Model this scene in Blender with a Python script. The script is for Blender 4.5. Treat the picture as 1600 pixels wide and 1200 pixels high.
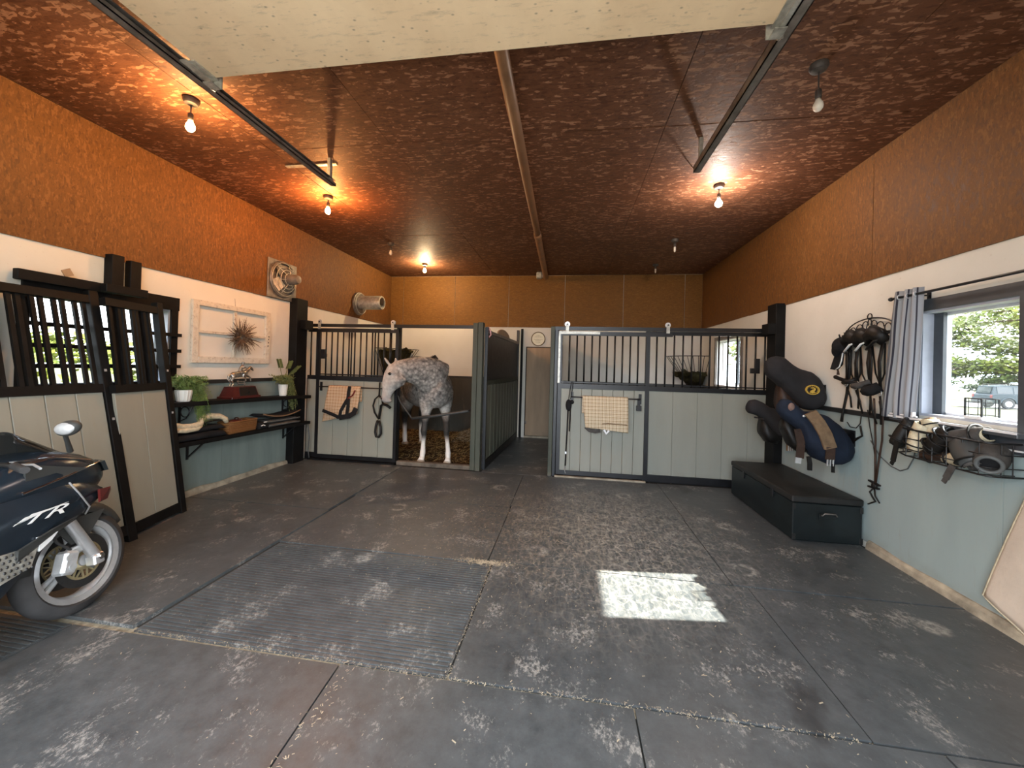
import bpy, bmesh, math, random
from mathutils import Vector as V, Matrix, Euler, noise
PI = math.pi
scene = bpy.context.scene
for o in list(bpy.data.objects):
    bpy.data.objects.remove(o)
C = scene.collection

# ------------------------------------------------------------------ camera, sky, sun, exposure
XL, XR, ZC, ZB, YB, YS = -4.19, 2.72, 3.594, 2.438, 8.49, 5.60   # wall, ceiling, board line, back wall, stall front
FY = -0.30                                                        # inner face of the front wall with the big doorway
cam_data = bpy.data.cameras.new('camera')
cam = bpy.data.objects.new('camera', cam_data); C.objects.link(cam)
cam_data.sensor_fit = 'HORIZONTAL'; cam_data.sensor_width = 36.0
cam_data.lens = 36.0 * 600 / 1600
cam_data.shift_y = (569.69 - 600) / 1600
cam_data.clip_start = 0.02; cam_data.clip_end = 300
_yaw, _pitch, _roll = -0.148, 0.0062, 0.0271
_f = V((math.sin(_yaw) * math.cos(_pitch), math.cos(_yaw) * math.cos(_pitch), math.sin(_pitch)))
_r = V((math.cos(_yaw), -math.sin(_yaw), 0)); _u = _r.cross(_f)
_r2 = _r * math.cos(_roll) + _u * math.sin(_roll); _u2 = _u * math.cos(_roll) - _r * math.sin(_roll)
cam.matrix_world = Matrix(((_r2.x, _u2.x, -_f.x, 0), (_r2.y, _u2.y, -_f.y, 0), (_r2.z, _u2.z, -_f.z, 1.55), (0, 0, 0, 1)))
scene.camera = cam

world = bpy.data.worlds.new('sky'); scene.world = world; world.use_nodes = True
wn, wl = world.node_tree.nodes, world.node_tree.links
wn.clear()
w_out = wn.new('ShaderNodeOutputWorld'); w_bg = wn.new('ShaderNodeBackground')
w_tc = wn.new('ShaderNodeTexCoord'); w_noise = wn.new('ShaderNodeTexNoise'); w_ramp = wn.new('ShaderNodeValToRGB')
w_noise.inputs['Scale'].default_value = 2.2; w_noise.inputs['Detail'].default_value = 6
w_ramp.color_ramp.elements[0].position = 0.35; w_ramp.color_ramp.elements[0].color = (0.62, 0.76, 0.95, 1)
w_ramp.color_ramp.elements[1].position = 0.62; w_ramp.color_ramp.elements[1].color = (0.97, 0.98, 1.0, 1)
wl.new(w_tc.outputs['Generated'], w_noise.inputs['Vector']); wl.new(w_noise.outputs['Fac'], w_ramp.inputs['Fac'])
wl.new(w_ramp.outputs['Color'], w_bg.inputs['Color']); wl.new(w_bg.outputs[0], w_out.inputs[0])
w_bg.inputs['Strength'].default_value = 10.0

sun_d = bpy.data.lights.new('sun', 'SUN'); sun_d.energy = 38.0; sun_d.angle = math.radians(0.6); sun_d.color = (1.0, 0.95, 0.86)
sun = bpy.data.objects.new('sun', sun_d); C.objects.link(sun)
sun.rotation_euler = V((-1.295, -0.16, -1.0)).to_track_quat('-Z', 'Y').to_euler(); sun.location = (12, 3, 9)

def portal(name, loc, direction, sx, sy):
    d = bpy.data.lights.new(name, 'AREA'); d.shape = 'RECTANGLE'; d.size = sx; d.size_y = sy; d.cycles.is_portal = True
    o = bpy.data.objects.new(name, d); C.objects.link(o); o.location = loc
    o.rotation_euler = V(direction).to_track_quat('-Z', 'Y').to_euler()
portal('doorway_portal', (-0.65, FY - 0.12, 1.5), (0, 1, 0), 3.7, 3.0)
portal('side_window_portal', (XR + 0.25, 3.03, 1.66), (-1, 0, 0), 0.66, 0.82)
portal('stall_window_portal', (XR + 0.25, 7.14, 1.72), (-1, 0, 0), 1.1, 0.86)
portal('gate_window_portal', (XL - 0.25, 2.95, 1.7), (1, 0, 0), 1.1, 0.9)

vs = scene.view_settings
vs.view_transform = 'Standard'; vs.look = 'None'; vs.gamma = 1.0; vs.use_curve_mapping = False
vs.exposure = 0.10
scene.cycles.max_bounces = 8; scene.cycles.diffuse_bounces = 5; scene.cycles.glossy_bounces = 3
scene.cycles.transparent_max_bounces = 12; scene.cycles.sample_clamp_indirect = 6.0
scene.cycles.caustics_reflective = False; scene.cycles.caustics_refractive = False

# ------------------------------------------------------------------ helpers
class MB:
    """collects shapes; build() links them as one mesh object"""
    def __init__(s): s.bm = bmesh.new(); s.mi = 0
    def _tag(s, n0):
        if s.mi:
            s.bm.faces.ensure_lookup_table()
            for f in s.bm.faces[n0:]: f.material_index = s.mi
    def quad(s, pts):
        n0 = len(s.bm.faces); s.bm.faces.new([s.bm.verts.new(V(p)) for p in pts]); s._tag(n0); return s
    def box(s, lo, hi, bev=0.0, rot=None, piv=None, jit=0.0):
        n0 = len(s.bm.faces)
        r = bmesh.ops.create_cube(s.bm, size=1.0)
        c = [(a + b) / 2 for a, b in zip(lo, hi)]; d = [abs(b - a) for a, b in zip(lo, hi)]
        for v in r['verts']: v.co = V((v.co.x * d[0] + c[0], v.co.y * d[1] + c[1], v.co.z * d[2] + c[2]))
        vs_ = r['verts']
        if rot is not None:
            p = V(piv if piv is not None else c); m = Euler(rot).to_matrix()
            for v in vs_: v.co = p + m @ (v.co - p)
        if bev:
            es = list({e for v in vs_ for e in v.link_edges})
            bmesh.ops.bevel(s.bm, geom=es, offset=min(bev, min(d) * 0.45), segments=1, affect='EDGES', profile=0.5)
        s._tag(n0); return s
    def hexa(s, b, t):
        """b, t: four bottom and four top points, same order"""
        n0 = len(s.bm.faces)
        vb = [s.bm.verts.new(V(p)) for p in b]; vt = [s.bm.verts.new(V(p)) for p in t]
        s.bm.faces.new(vb[::-1]); s.bm.faces.new(vt)
        n = len(b)
        for i in range(n): s.bm.faces.new((vb[i], vb[(i + 1) % n], vt[(i + 1) % n], vt[i]))
        s._tag(n0); return s
    def bar(s, p0, p1, w, h, up=(0, 0, 1)):
        p0, p1 = V(p0), V(p1); d = (p1 - p0).normalized(); up = V(up)
        if abs(d.dot(up)) > 0.98: up = V((1, 0, 0))
        x = d.cross(up).normalized() * (w / 2); y = x.cross(d).normalized() * (h / 2)
        return s.hexa([p0 - x - y, p0 + x - y, p0 + x + y, p0 - x + y], [p1 - x - y, p1 + x - y, p1 + x + y, p1 - x + y])
    def loft(s, rings, caps=True, closed=False):
        n0 = len(s.bm.faces); n = len(rings[0])
        vv = [[s.bm.verts.new(V(p)) for p in r] for r in rings]
        m = len(vv)
        for i in range(m if closed else m - 1):
            a, b = vv[i], vv[(i + 1) % m]
            for j in range(n):
                s.bm.faces.new((a[j], a[(j + 1) % n], b[(j + 1) % n], b[j]))
        if caps and not closed:
            s.bm.faces.new(vv[0][::-1]); s.bm.faces.new(vv[-1])
        s._tag(n0); return s
    def tube(s, pts, r, n=8, closed=False, caps=True, flat=1.0, up=None):
        pts = [V(p) for p in pts]; m = len(pts); rings = []; prev = None
        for i, p in enumerate(pts):
            if closed: t = pts[(i + 1) % m] - pts[i - 1]
            else: t = pts[min(i + 1, m - 1)] - pts[max(i - 1, 0)]
            t.normalize()
            if prev is None:
                a = V(up) if up is not None else (V((0, 0, 1)) if abs(t.z) < 0.9 else V((1, 0, 0)))
                x = t.cross(a).normalized()
            else:
                x = (prev - t * prev.dot(t)); 
                x = x.normalized() if x.length > 1e-6 else t.orthogonal().normalized()
            prev = x; y = t.cross(x)
            rr = r[i] if isinstance(r, (list, tuple)) else r
            rings.append([p + x * (rr * math.cos(2 * PI * k / n)) + y * (rr * flat * math.sin(2 * PI * k / n)) for k in range(n)])
        return s.loft(rings, caps, closed)
    def cyl(s, p0, p1, r, r2=None, n=12, caps=True):
        return s.tube([p0, p1], [r, r if r2 is None else r2], n, caps=caps)
    def lathe(s, prof, c, axis='z', n=20, caps=True):
        """prof: (radius, height) pairs along the axis"""
        c = V(c); rings = []
        for (r, h) in prof:
            ring = []
            for k in range(n):
                a = 2 * PI * k / n; u, v = r * math.cos(a), r * math.sin(a)
                ring.append(c + (V((u, v, h)) if axis == 'z' else V((h, u, v)) if axis == 'x' else V((v, h, u))))
            rings.append(ring)
        return s.loft(rings, caps)
    def ell(s, c, r, nu=16, nv=10, rot=None):
        n0 = len(s.bm.faces)
        q = bmesh.ops.create_uvsphere(s.bm, u_segments=nu, v_segments=nv, radius=1.0)
        m = Euler(rot).to_matrix() if rot is not None else None
        for v in q['verts']:
            p = V((v.co.x * r[0], v.co.y * r[1], v.co.z * r[2]))
            if m: p = m @ p
            v.co = p + V(c)
        s._tag(n0); return s
    def torus(s, c, R, r, axis='x', nM=28, nm=8, flat=1.0, a0=0.0, a1=2 * PI):
        full = abs(a1 - a0 - 2 * PI) < 1e-6; pts = []
        k = nM if full else nM + 1
        for i in range(k):
            a = a0 + (a1 - a0) * i / nM; u, v = R * math.cos(a), R * math.sin(a)
            pts.append(V(c) + (V((0, u, v)) if axis == 'x' else V((u, 0, v)) if axis == 'y' else V((u, v, 0))))
        return s.tube(pts, r, nm, closed=full, flat=flat, up={'x': (1, 0, 0), 'y': (0, 1, 0), 'z': (0, 0, 1)}[axis])
    def sheet(s, f, nu, nv):
        n0 = len(s.bm.faces)
        g = [[s.bm.verts.new(V(f(i / nu, j / nv))) for j in range(nv + 1)] for i in range(nu + 1)]
        for i in range(nu):
            for j in range(nv): s.bm.faces.new((g[i][j], g[i + 1][j], g[i + 1][j + 1], g[i][j + 1]))
        s._tag(n0); return s
    def prism(s, poly, axis, lo, hi):
        """poly: 2D outline; axis x -> (y,z), y -> (x,z), z -> (x,y)"""
        def P(a, h): return V((h, a[0], a[1])) if axis == 'x' else V((a[0], h, a[1])) if axis == 'y' else V((a[0], a[1], h))
        return s.hexa([P(a, lo) for a in poly], [P(a, hi) for a in poly])

def world_mat(o):
    m = Matrix.Identity(4)
    while o is not None:
        l = Matrix.Translation(o.location) @ o.rotation_euler.to_matrix().to_4x4()
        m = l @ m; o = o.parent
    return m

def finish(me, smooth):
    if smooth:
        for p in me.polygons: p.use_smooth = True

def obj(name, mb, mats, parent=None, local=False, smooth=False, solid=0.0, sub=0, auto=None):
    """ONE mesh object. Shapes are given in world space unless local=True (then in the parent's space)."""
    bm = mb.bm
    bmesh.ops.recalc_face_normals(bm, faces=bm.faces)
    if parent is not None and not local:
        bm.transform(world_mat(parent).inverted())
    base = V((0, 0, 0))
    if parent is None:
        xs = [v.co for v in bm.verts]
        lo = V((min(v.x for v in xs), min(v.y for v in xs), min(v.z for v in xs)))
        hi = V((max(v.x for v in xs), max(v.y for v in xs), max(v.z for v in xs)))
        base = V(((lo.x + hi.x) / 2, (lo.y + hi.y) / 2, lo.z))
        bm.transform(Matrix.Translation(-base))
    me = bpy.data.meshes.new(name); bm.to_mesh(me); bm.free()
    for m in (mats if isinstance(mats, (list, tuple)) else [mats]): me.materials.append(m)
    finish(me, smooth)
    o = bpy.data.objects.new(name, me); C.objects.link(o); o.location = base
    if parent is not None: o.parent = parent
    if solid:
        s = o.modifiers.new('solid', 'SOLIDIFY'); s.thickness = solid; s.offset = 0
    if sub:
        s = o.modifiers.new('sub', 'SUBSURF'); s.levels = sub; s.render_levels = sub
    if auto is not None and smooth:
        try: me.set_sharp_from_angle(angle=math.radians(auto))
        except Exception: pass
    return o

def thing(name, label, cat, loc, rot=(0, 0, 0), group=None):
    o = bpy.data.objects.new(name, None); C.objects.link(o)
    o.location = loc; o.rotation_euler = Euler(rot); o.empty_display_size = 0.1
    return tag(o, label, cat, group)

def tag(o, label=None, cat=None, group=None, kind=None):
    if label: o['label'] = label
    if cat: o['category'] = cat
    if group: o['group'] = group
    if kind: o['kind'] = kind
    return o

def struct(name, mb, mat, **k):
    o = obj(name, mb, mat, **k)
    if o.parent is None: o['kind'] = 'structure'
    return o

def pieces(name, first, offsets):
    """repeats of a part: copies of the first that share its mesh, shifted in the parent's space"""
    out = [first]; base = first.location.copy()
    for d in offsets:
        c = first.copy(); C.objects.link(c); c.parent = first.parent; c.location = base + V(d); out.append(c)
    return out

def dup(root, loc=None, rotz=None, label=None):
    r = root.copy(); C.objects.link(r)
    if loc is not None: r.location = loc
    if rotz is not None: r.rotation_euler.z = rotz
    if label: r['label'] = label
    for ch in [c for c in C.objects if c.parent == root]:
        k = ch.copy(); C.objects.link(k); k.parent = r
        for g in [c for c in C.objects if c.parent == ch]:
            q = g.copy(); C.objects.link(q); q.parent = k
    return r

def bake(o, mods=True):
    """turn a built object with modifiers into its plain result"""
    dg = bpy.context.evaluated_depsgraph_get(); dg.update()
    me = bpy.data.meshes.new_from_object(o.evaluated_get(dg))
    o.modifiers.clear(); old = o.data; o.data = me; bpy.data.meshes.remove(old)
    finish(me, True); return o

def fuse(o, voxel, smooth_it=4):
    r = o.modifiers.new('remesh', 'REMESH'); r.mode = 'VOXEL'; r.voxel_size = voxel; r.use_smooth_shade = True
    s = o.modifiers.new('smooth', 'SMOOTH'); s.iterations = smooth_it; s.factor = 0.5
    return bake(o)

def text_mb(txt, size, extrude=0.002, font_shear=0.0):
    cu = bpy.data.curves.new('lettering', 'FONT'); cu.body = txt; cu.size = size; cu.extrude = extrude; cu.shear = font_shear
    cu.align_x = 'CENTER'; cu.align_y = 'CENTER'
    o = bpy.data.objects.new('lettering', cu); C.objects.link(o)
    dg = bpy.context.evaluated_depsgraph_get(); dg.update()
    me = bpy.data.meshes.new_from_object(o.evaluated_get(dg))
    mb = MB(); mb.bm.from_mesh(me)
    bpy.data.objects.remove(o); bpy.data.meshes.remove(me); bpy.data.curves.remove(cu)
    return mb

def lerp(a, b, t): return a + (b - a) * t
def P3(*a): return V(a)
# ------------------------------------------------------------------ materials
class NT:
    """small wrapper to write node trees in a few lines"""
    def __init__(s, name):
        s.m = bpy.data.materials.new(name); s.m.use_nodes = True
        s.n = s.m.node_tree.nodes; s.l = s.m.node_tree.links
        s.b = s.n['Principled BSDF']
    def node(s, t, **k):
        q = s.n.new(t)
        for a, v in k.items():
            if a.startswith('i_'):
                key = a[2:]; key = int(key) if key.isdigit() else key.replace('_', ' ')
                s.set(q.inputs[key], v)
            else: setattr(q, a, v)
        return q
    def set(s, sock, v):
        if isinstance(v, bpy.types.NodeSocket): s.l.new(v, sock)
        else: sock.default_value = v
    def pos(s): return s.node('ShaderNodeNewGeometry').outputs['Position']
    def objc(s): return s.node('ShaderNodeTexCoord').outputs['Object']
    def map(s, vec, scale=(1, 1, 1), rot=(0, 0, 0), loc=(0, 0, 0)):
        return s.node('ShaderNodeMapping', i_Vector=vec, i_Scale=scale, i_Rotation=rot, i_Location=loc).outputs[0]
    def noise(s, vec, scale, detail=4, rough=0.5, out='Fac', dist=0.0):
        return s.node('ShaderNodeTexNoise', i_Vector=vec, i_Scale=scale, i_Detail=detail, i_Roughness=rough, i_Distortion=dist).outputs[out]
    def voro(s, vec, scale, out='Distance', feature='F1', rand=1.0):
        return s.node('ShaderNodeTexVoronoi', feature=feature, i_Vector=vec, i_Scale=scale, i_Randomness=rand).outputs[out]
    def ramp(s, fac, *stops, interp='LINEAR'):
        q = s.node('ShaderNodeValToRGB', i_Fac=fac); cr = q.color_ramp; cr.interpolation = interp
        while len(cr.elements) < len(stops): cr.elements.new(0.5)
        for e, (p, c) in zip(cr.elements, stops):
            e.position = p; e.color = (c, c, c, 1) if isinstance(c, (int, float)) else (*c, 1)
        return q.outputs['Color']
    def mix(s, fac, a, b, mode='MIX'):
        q = s.node('ShaderNodeMix', data_type='RGBA', blend_type=mode)
        s.set(q.inputs[0], fac)
        s.set(q.inputs[6], a if isinstance(a, bpy.types.NodeSocket) else (*a, 1) if len(a) == 3 else a)
        s.set(q.inputs[7], b if isinstance(b, bpy.types.NodeSocket) else (*b, 1) if len(b) == 3 else b)
        return q.outputs[2]
    def math(s, op, a, b=0.0, c=None, clamp=False):
        q = s.node('ShaderNodeMath', operation=op, use_clamp=clamp); s.set(q.inputs[0], a); s.set(q.inputs[1], b)
        if c is not None: s.set(q.inputs[2], c)
        return q.outputs[0]
    def sep(s, vec): return s.node('ShaderNodeSeparateXYZ', i_Vector=vec).outputs
    def bump(s, h, strength=0.2, dist=0.01):
        s.l.new(s.node('ShaderNodeBump', i_Height=h, i_Strength=strength, i_Distance=dist).outputs[0], s.b.inputs['Normal'])
    def done(s, col=None, rough=None, metal=None, spec=None):
        if col is not None: s.set(s.b.inputs['Base Color'], col if isinstance(col, bpy.types.NodeSocket) else (*col, 1))
        if rough is not None: s.set(s.b.inputs['Roughness'], rough)
        if metal is not None: s.set(s.b.inputs['Metallic'], metal)
        if spec is not None: s.set(s.b.inputs['Specular IOR Level'], spec)
        return s.m

def plain(name, col, rough=0.6, metal=0.0, var=0.25, scale=6.0, spec=None, bump=0.0):
    """one colour with worn, uneven tone"""
    t = NT(name); c = t.objc()
    n = t.noise(c, scale, 6, 0.6)
    d = tuple(x * (1 - var) for x in col); b = tuple(min(1, x * (1 + var)) for x in col)
    cc = t.ramp(n, (0.3, d), (0.7, b))
    if bump: t.bump(t.noise(c, scale * 8, 4), bump)
    return t.done(cc, t.math('MULTIPLY_ADD', n, 0.2, rough - 0.1), metal, spec)

def osb(name, axes, dark, mid, light, rough=0.45, spec=0.4):
    """strand board: flat chips at random angles, stained"""
    t = NT(name); p = t.pos()
    if axes == 'x': p = t.map(p, rot=(0, PI / 2, 0))
    elif axes == 'y': p = t.map(p, rot=(PI / 2, 0, 0))
    k_ = 1.75 if axes == 'z' else 2.7; p = t.map(p, scale=(k_, k_, k_))
    wob = t.node('ShaderNodeMix', data_type='VECTOR', i_0=0.014, i_4=p, i_5=t.noise(p, 5, 3, out='Color')).outputs[1]
    layers = []
    for k, (rz, sc) in enumerate([(0.15, (7, 26, 3)), (1.9, (8, 24, 3)), (0.85, (6, 22, 3)), (2.6, (9, 30, 3))]):
        q = t.map(wob, scale=sc, rot=(0, 0, rz), loc=(k * 3.7, k * 1.3, 0))
        layers.append(t.sep(t.voro(q, 1.0, 'Color'))[k % 3])
    sel = t.noise(p, 9, 2)
    a = t.mix(t.ramp(sel, (0.42, 0), (0.5, 1)), layers[0], layers[1])
    b = t.mix(t.ramp(t.noise(t.map(p, loc=(5, 2, 1)), 8, 2), (0.45, 0), (0.53, 1)), layers[2], layers[3])
    m = t.mix(0.5, a, b)
    big = t.noise(p, 0.5, 4)
    v = t.math('MULTIPLY_ADD', big, 0.35, t.math('MULTIPLY_ADD', m, 1.0, -0.17))
    col = t.ramp(v, (0.12, dark), (0.5, mid), (0.68, mid), (0.80, light))
    grain = t.noise(t.map(p, scale=(20, 160, 20)), 1.0, 3)
    col = t.mix(0.25, col, t.ramp(grain, (0.2, 0.35), (0.8, 1.0)), 'MULTIPLY')
    t.bump(v, 0.35, 0.01)
    return t.done(col, t.math('MULTIPLY_ADD', m, 0.25, rough - 0.1), 0, spec)

M = {}
M['osb_ceiling'] = osb('stained_strand_board_ceiling', 'z', (0.085, 0.032, 0.015), (0.150, 0.062, 0.030), (0.34, 0.175, 0.10), 0.62, 0.22)
M['osb_side'] = osb('stained_strand_board_side', 'x', (0.115, 0.048, 0.014), (0.178, 0.076, 0.021), (0.235, 0.110, 0.036), 0.6, 0.25)
M['osb_back'] = osb('stained_strand_board_back', 'y', (0.165, 0.075, 0.017), (0.215, 0.098, 0.022), (0.255, 0.125, 0.032), 0.6, 0.25)

def white_wall():
    t = NT('white_painted_board'); p = t.pos()
    n = t.noise(p, 1.3, 5, 0.6); col = t.ramp(n, (0.3, (0.66, 0.645, 0.575)), (0.7, (0.74, 0.725, 0.66)))
    spots = t.ramp(t.voro(p, 5.0), (0.015, 1), (0.05, 0))
    specks = t.ramp(t.noise(p, 38, 3), (0.68, 0), (0.76, 1))
    col = t.mix(t.math('MULTIPLY', spots, 0.25), col, (0.42, 0.34, 0.25))
    col = t.mix(t.math('MULTIPLY', specks, 0.3), col, (0.5, 0.43, 0.34))
    t.bump(t.noise(p, 60, 3), 0.05)
    return t.done(col, 0.7, 0, 0.3)
M['white'] = white_wall()

def paint_boards(name, col, rough=0.55, streak=0.25, dirt=(0.30, 0.26, 0.18)):
    t = NT(name); p = t.pos()
    n = t.noise(t.map(p, scale=(3, 3, 0.5)), 2.0, 5, 0.6)
    c = t.ramp(n, (0.3, tuple(x * (1 - streak) for x in col)), (0.7, tuple(min(1, x * (1 + streak * 0.6)) for x in col)))
    d = t.ramp(t.noise(t.map(p, scale=(9, 9, 1.2)), 2.0, 6, 0.7), (0.60, 0), (0.78, 1))
    c = t.mix(t.math('MULTIPLY', d, 0.45), c, dirt)
    low = t.math('MULTIPLY', t.ramp(t.sep(p)[2], (0.0, 1.0), (0.16, 0.0)), t.ramp(t.noise(p, 9, 5), (0.4, 0.2), (0.7, 1)))
    c = t.mix(t.math('MULTIPLY', low, 0.6), c, (0.17, 0.14, 0.10))
    t.bump(t.noise(t.map(p, scale=(40, 40, 4)), 1.0, 4), 0.06)
    return t.done(c, rough, 0, 0.35)
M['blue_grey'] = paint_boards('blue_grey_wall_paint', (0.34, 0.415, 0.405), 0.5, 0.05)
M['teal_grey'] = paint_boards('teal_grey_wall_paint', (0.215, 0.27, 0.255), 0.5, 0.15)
M['stall_board'] = paint_boards('grey_green_stall_board', (0.295, 0.297, 0.247), 0.45, 0.06)
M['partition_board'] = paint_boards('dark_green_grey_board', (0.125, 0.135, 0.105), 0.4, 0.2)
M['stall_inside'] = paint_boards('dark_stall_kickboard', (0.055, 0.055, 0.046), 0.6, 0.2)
M['post_green'] = paint_boards('green_grey_steel_post', (0.055, 0.062, 0.044), 0.55, 0.25)
M['black'] = plain('black_enamel', (0.008, 0.008, 0.009), 0.38, 0.0, 0.4, 9, 0.5)
M['black_wood'] = plain('black_painted_timber', (0.006, 0.006, 0.006), 0.6, 0.0, 0.5, 7, 0.15, 0.1)
M['black_trim'] = plain('black_trim_paint', (0.016, 0.017, 0.018), 0.45, 0.0, 0.3, 9)
M['bar_steel'] = plain('dark_bar_steel', (0.022, 0.021, 0.020), 0.35, 0.6, 0.3, 9)
M['galv'] = plain('galvanised_steel', (0.48, 0.47, 0.42), 0.45, 0.55, 0.35, 22)
M['zinc'] = plain('dull_zinc', (0.20, 0.18, 0.16), 0.5, 0.5, 0.4, 12)
M['silver'] = plain('brushed_silver', (0.72, 0.73, 0.74), 0.32, 0.7, 0.12, 10)
M['alu'] = plain('silver_painted_aluminium', (0.55, 0.57, 0.58), 0.35, 0.3, 0.2, 14)
M['trophy_silver'] = plain('tarnished_silver', (0.42, 0.41, 0.38), 0.3, 0.95, 0.45, 30)
M['chrome'] = plain('polished_chrome', (0.8, 0.8, 0.8), 0.12, 1.0, 0.05, 10)
M['brass'] = plain('dulled_brass_disc', (0.55, 0.47, 0.28), 0.35, 0.7, 0.2, 12)
M['rubber'] = plain('black_tyre_rubber', (0.045, 0.045, 0.046), 0.7, 0, 0.45, 5, 0.35)
M['bike_paint'] = plain('dark_navy_gloss_paint', (0.020, 0.030, 0.042), 0.22, 0.25, 0.25, 3, 0.6)
M['bike_matt'] = plain('dark_grey_moulded_plastic', (0.045, 0.048, 0.047), 0.5, 0, 0.2, 6)
M['dark_metal'] = plain('dark_engine_metal', (0.06, 0.06, 0.06), 0.45, 0.7, 0.3, 12)
M['red_lens'] = plain('dark_red_lens', (0.13, 0.02, 0.018), 0.25, 0, 0.1, 6)
M['leather'] = plain('black_leather', (0.009, 0.008, 0.007), 0.5, 0, 0.4, 14, 0.3, 0.1)
M['brown_leather'] = plain('brown_leather', (0.042, 0.022, 0.014), 0.5, 0, 0.4, 14, 0.4, 0.1)
M['olive_cover'] = plain('charcoal_fabric_cover', (0.024, 0.023, 0.024), 0.85, 0, 0.25, 8, 0.2, 0.2)
M['navy_cover'] = plain('navy_quilted_cover', (0.011, 0.017, 0.031), 0.8, 0, 0.25, 8, 0.25, 0.2)
M['black_cloth'] = plain('black_quilted_cloth', (0.013, 0.013, 0.014), 0.85, 0, 0.4, 14, 0.2, 0.3)
M['grey_cloth'] = plain('dark_grey_cloth', (0.07, 0.065, 0.06), 0.85, 0, 0.3, 16, 0.2, 0.3)
M['tan_girth'] = plain('tan_suede_girth', (0.19, 0.125, 0.072), 0.85, 0, 0.25, 18, 0.2, 0.2)
M['fleece'] = plain('cream_fleece', (0.70, 0.62, 0.44), 0.95, 0, 0.2, 30, 0.1, 0.8)
M['cream_strap'] = plain('cream_padding', (0.72, 0.65, 0.47), 0.9, 0, 0.25, 18, 0.1, 0.5)
M['towel'] = plain('beige_terry_cloth', (0.60, 0.50, 0.40), 0.95, 0, 0.10, 5, 0.1, 0.3)
M['trunk'] = plain('dark_green_black_trunk_paint', (0.005, 0.009, 0.010), 0.42, 0, 0.5, 4, 0.5)
M['trunk_top'] = plain('scuffed_black_trunk_lid', (0.013, 0.013, 0.012), 0.55, 0, 0.5, 5, 0.5)
M['mahogany'] = plain('red_mahogany', (0.065, 0.010, 0.008), 0.3, 0, 0.3, 8, 0.5)
M['plaque'] = plain('black_plaque', (0.012, 0.010, 0.009), 0.3)
M['pot_white'] = plain('white_ceramic', (0.80, 0.80, 0.74), 0.3, 0, 0.04, 6)
M['fern'] = plain('fern_green', (0.135, 0.20, 0.05), 0.6, 0, 0.5, 18)
M['fern_dark'] = plain('dull_fern_green', (0.15, 0.17, 0.05), 0.6, 0, 0.5, 18)
M['twig'] = plain('dry_twig', (0.10, 0.06, 0.035), 0.8, 0, 0.4, 20)
M['concrete'] = plain('stained_concrete', (0.36, 0.31, 0.23), 0.85, 0, 0.45, 7, 0.2, 0.3)
M['brown_door'] = paint_boards('brown_plywood', (0.40, 0.28, 0.175), 0.6, 0.2)
M['pipe'] = plain('brown_painted_pipe', (0.22, 0.11, 0.052), 0.45, 0, 0.3, 5)
M['pink'] = plain('pink_baling_twine', (0.70, 0.35, 0.33), 0.8)
M['frame_grey'] = plain('window_frame_slate', (0.055, 0.062, 0.072), 0.45, 0, 0.2, 8)
M['reveal'] = plain('pale_blue_reveal', (0.42, 0.45, 0.52), 0.6, 0, 0.1, 8)
M['white_trim'] = plain('white_window_trim', (0.78, 0.79, 0.80), 0.45, 0, 0.06, 8)
M['horn'] = plain('pale_hoof_horn', (0.40, 0.34, 0.27), 0.55, 0, 0.3, 12)
M['mane'] = plain('dark_grey_mane', (0.06, 0.055, 0.05), 0.8, 0, 0.5, 30, 0.2, 0.5)
M['eye'] = plain('dark_eye', (0.010, 0.007, 0.006), 0.08, 0, 0.1, 6)
M['emblem'] = plain('gold_emblem_thread', (0.62, 0.40, 0.06), 0.6, 0, 0.15, 20)
M['patch'] = plain('faded_red_patch', (0.20, 0.12, 0.095), 0.8, 0, 0.3, 30)
M['sign_face'] = plain('cream_sign_face', (0.78, 0.76, 0.60), 0.5, 0, 0.04, 10)
M['sign_ink'] = plain('faded_olive_ink', (0.42, 0.40, 0.26), 0.7)
M['sign_rim'] = plain('bronze_rim', (0.17, 0.13, 0.07), 0.5, 0.3)
M['white_print'] = plain('silver_white_print', (0.78, 0.80, 0.80), 0.35, 0, 0.05)
M['bulb_off'] = plain('unlit_bulb_glass', (0.82, 0.76, 0.68), 0.25, 0, 0.05)
M['socket'] = plain('dark_bakelite_socket', (0.06, 0.05, 0.045), 0.5)
M['ceramic_base'] = plain('dusty_ceiling_box', (0.07, 0.06, 0.052), 0.6, 0.2, 0.4, 20)
M['cable'] = plain('grey_cable', (0.10, 0.11, 0.11), 0.6)

def old_white():
    t = NT('weathered_white_paint'); p = t.objc()
    n = t.noise(t.map(p, scale=(6, 6, 6)), 4.0, 8, 0.75)
    c = t.ramp(n, (0.34, (0.36, 0.31, 0.25)), (0.46, (0.62, 0.57, 0.48)), (0.7, (0.72, 0.68, 0.58)))
    t.bump(n, 0.4); return t.done(c, 0.8, 0, 0.2)
M['old_white'] = old_white()

def cream_ply():
    t = NT('cream_painted_plywood'); p = t.objc()
    n = t.noise(t.map(p, scale=(1.0, 0.6, 1)), 1.6, 7, 0.65)
    c = t.ramp(n, (0.3, (0.76, 0.56, 0.35)), (0.7, (0.96, 0.75, 0.50)))
    s = t.ramp(t.voro(t.map(p, scale=(15, 22, 15)), 1.0), (0.05, 1), (0.17, 0))
    c = t.mix(t.math('MULTIPLY', s, 0.55), c, (0.16, 0.11, 0.07))
    g = t.ramp(t.noise(t.map(p, scale=(5, 24, 5)), 1.5, 6, 0.75), (0.54, 0), (0.74, 1))
    c = t.mix(t.math('MULTIPLY', g, 0.5), c, (0.32, 0.25, 0.16))
    t.bump(n, 0.08); return t.done(c, 0.6, 0, 0.3)
M['cream_ply'] = cream_ply()

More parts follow.
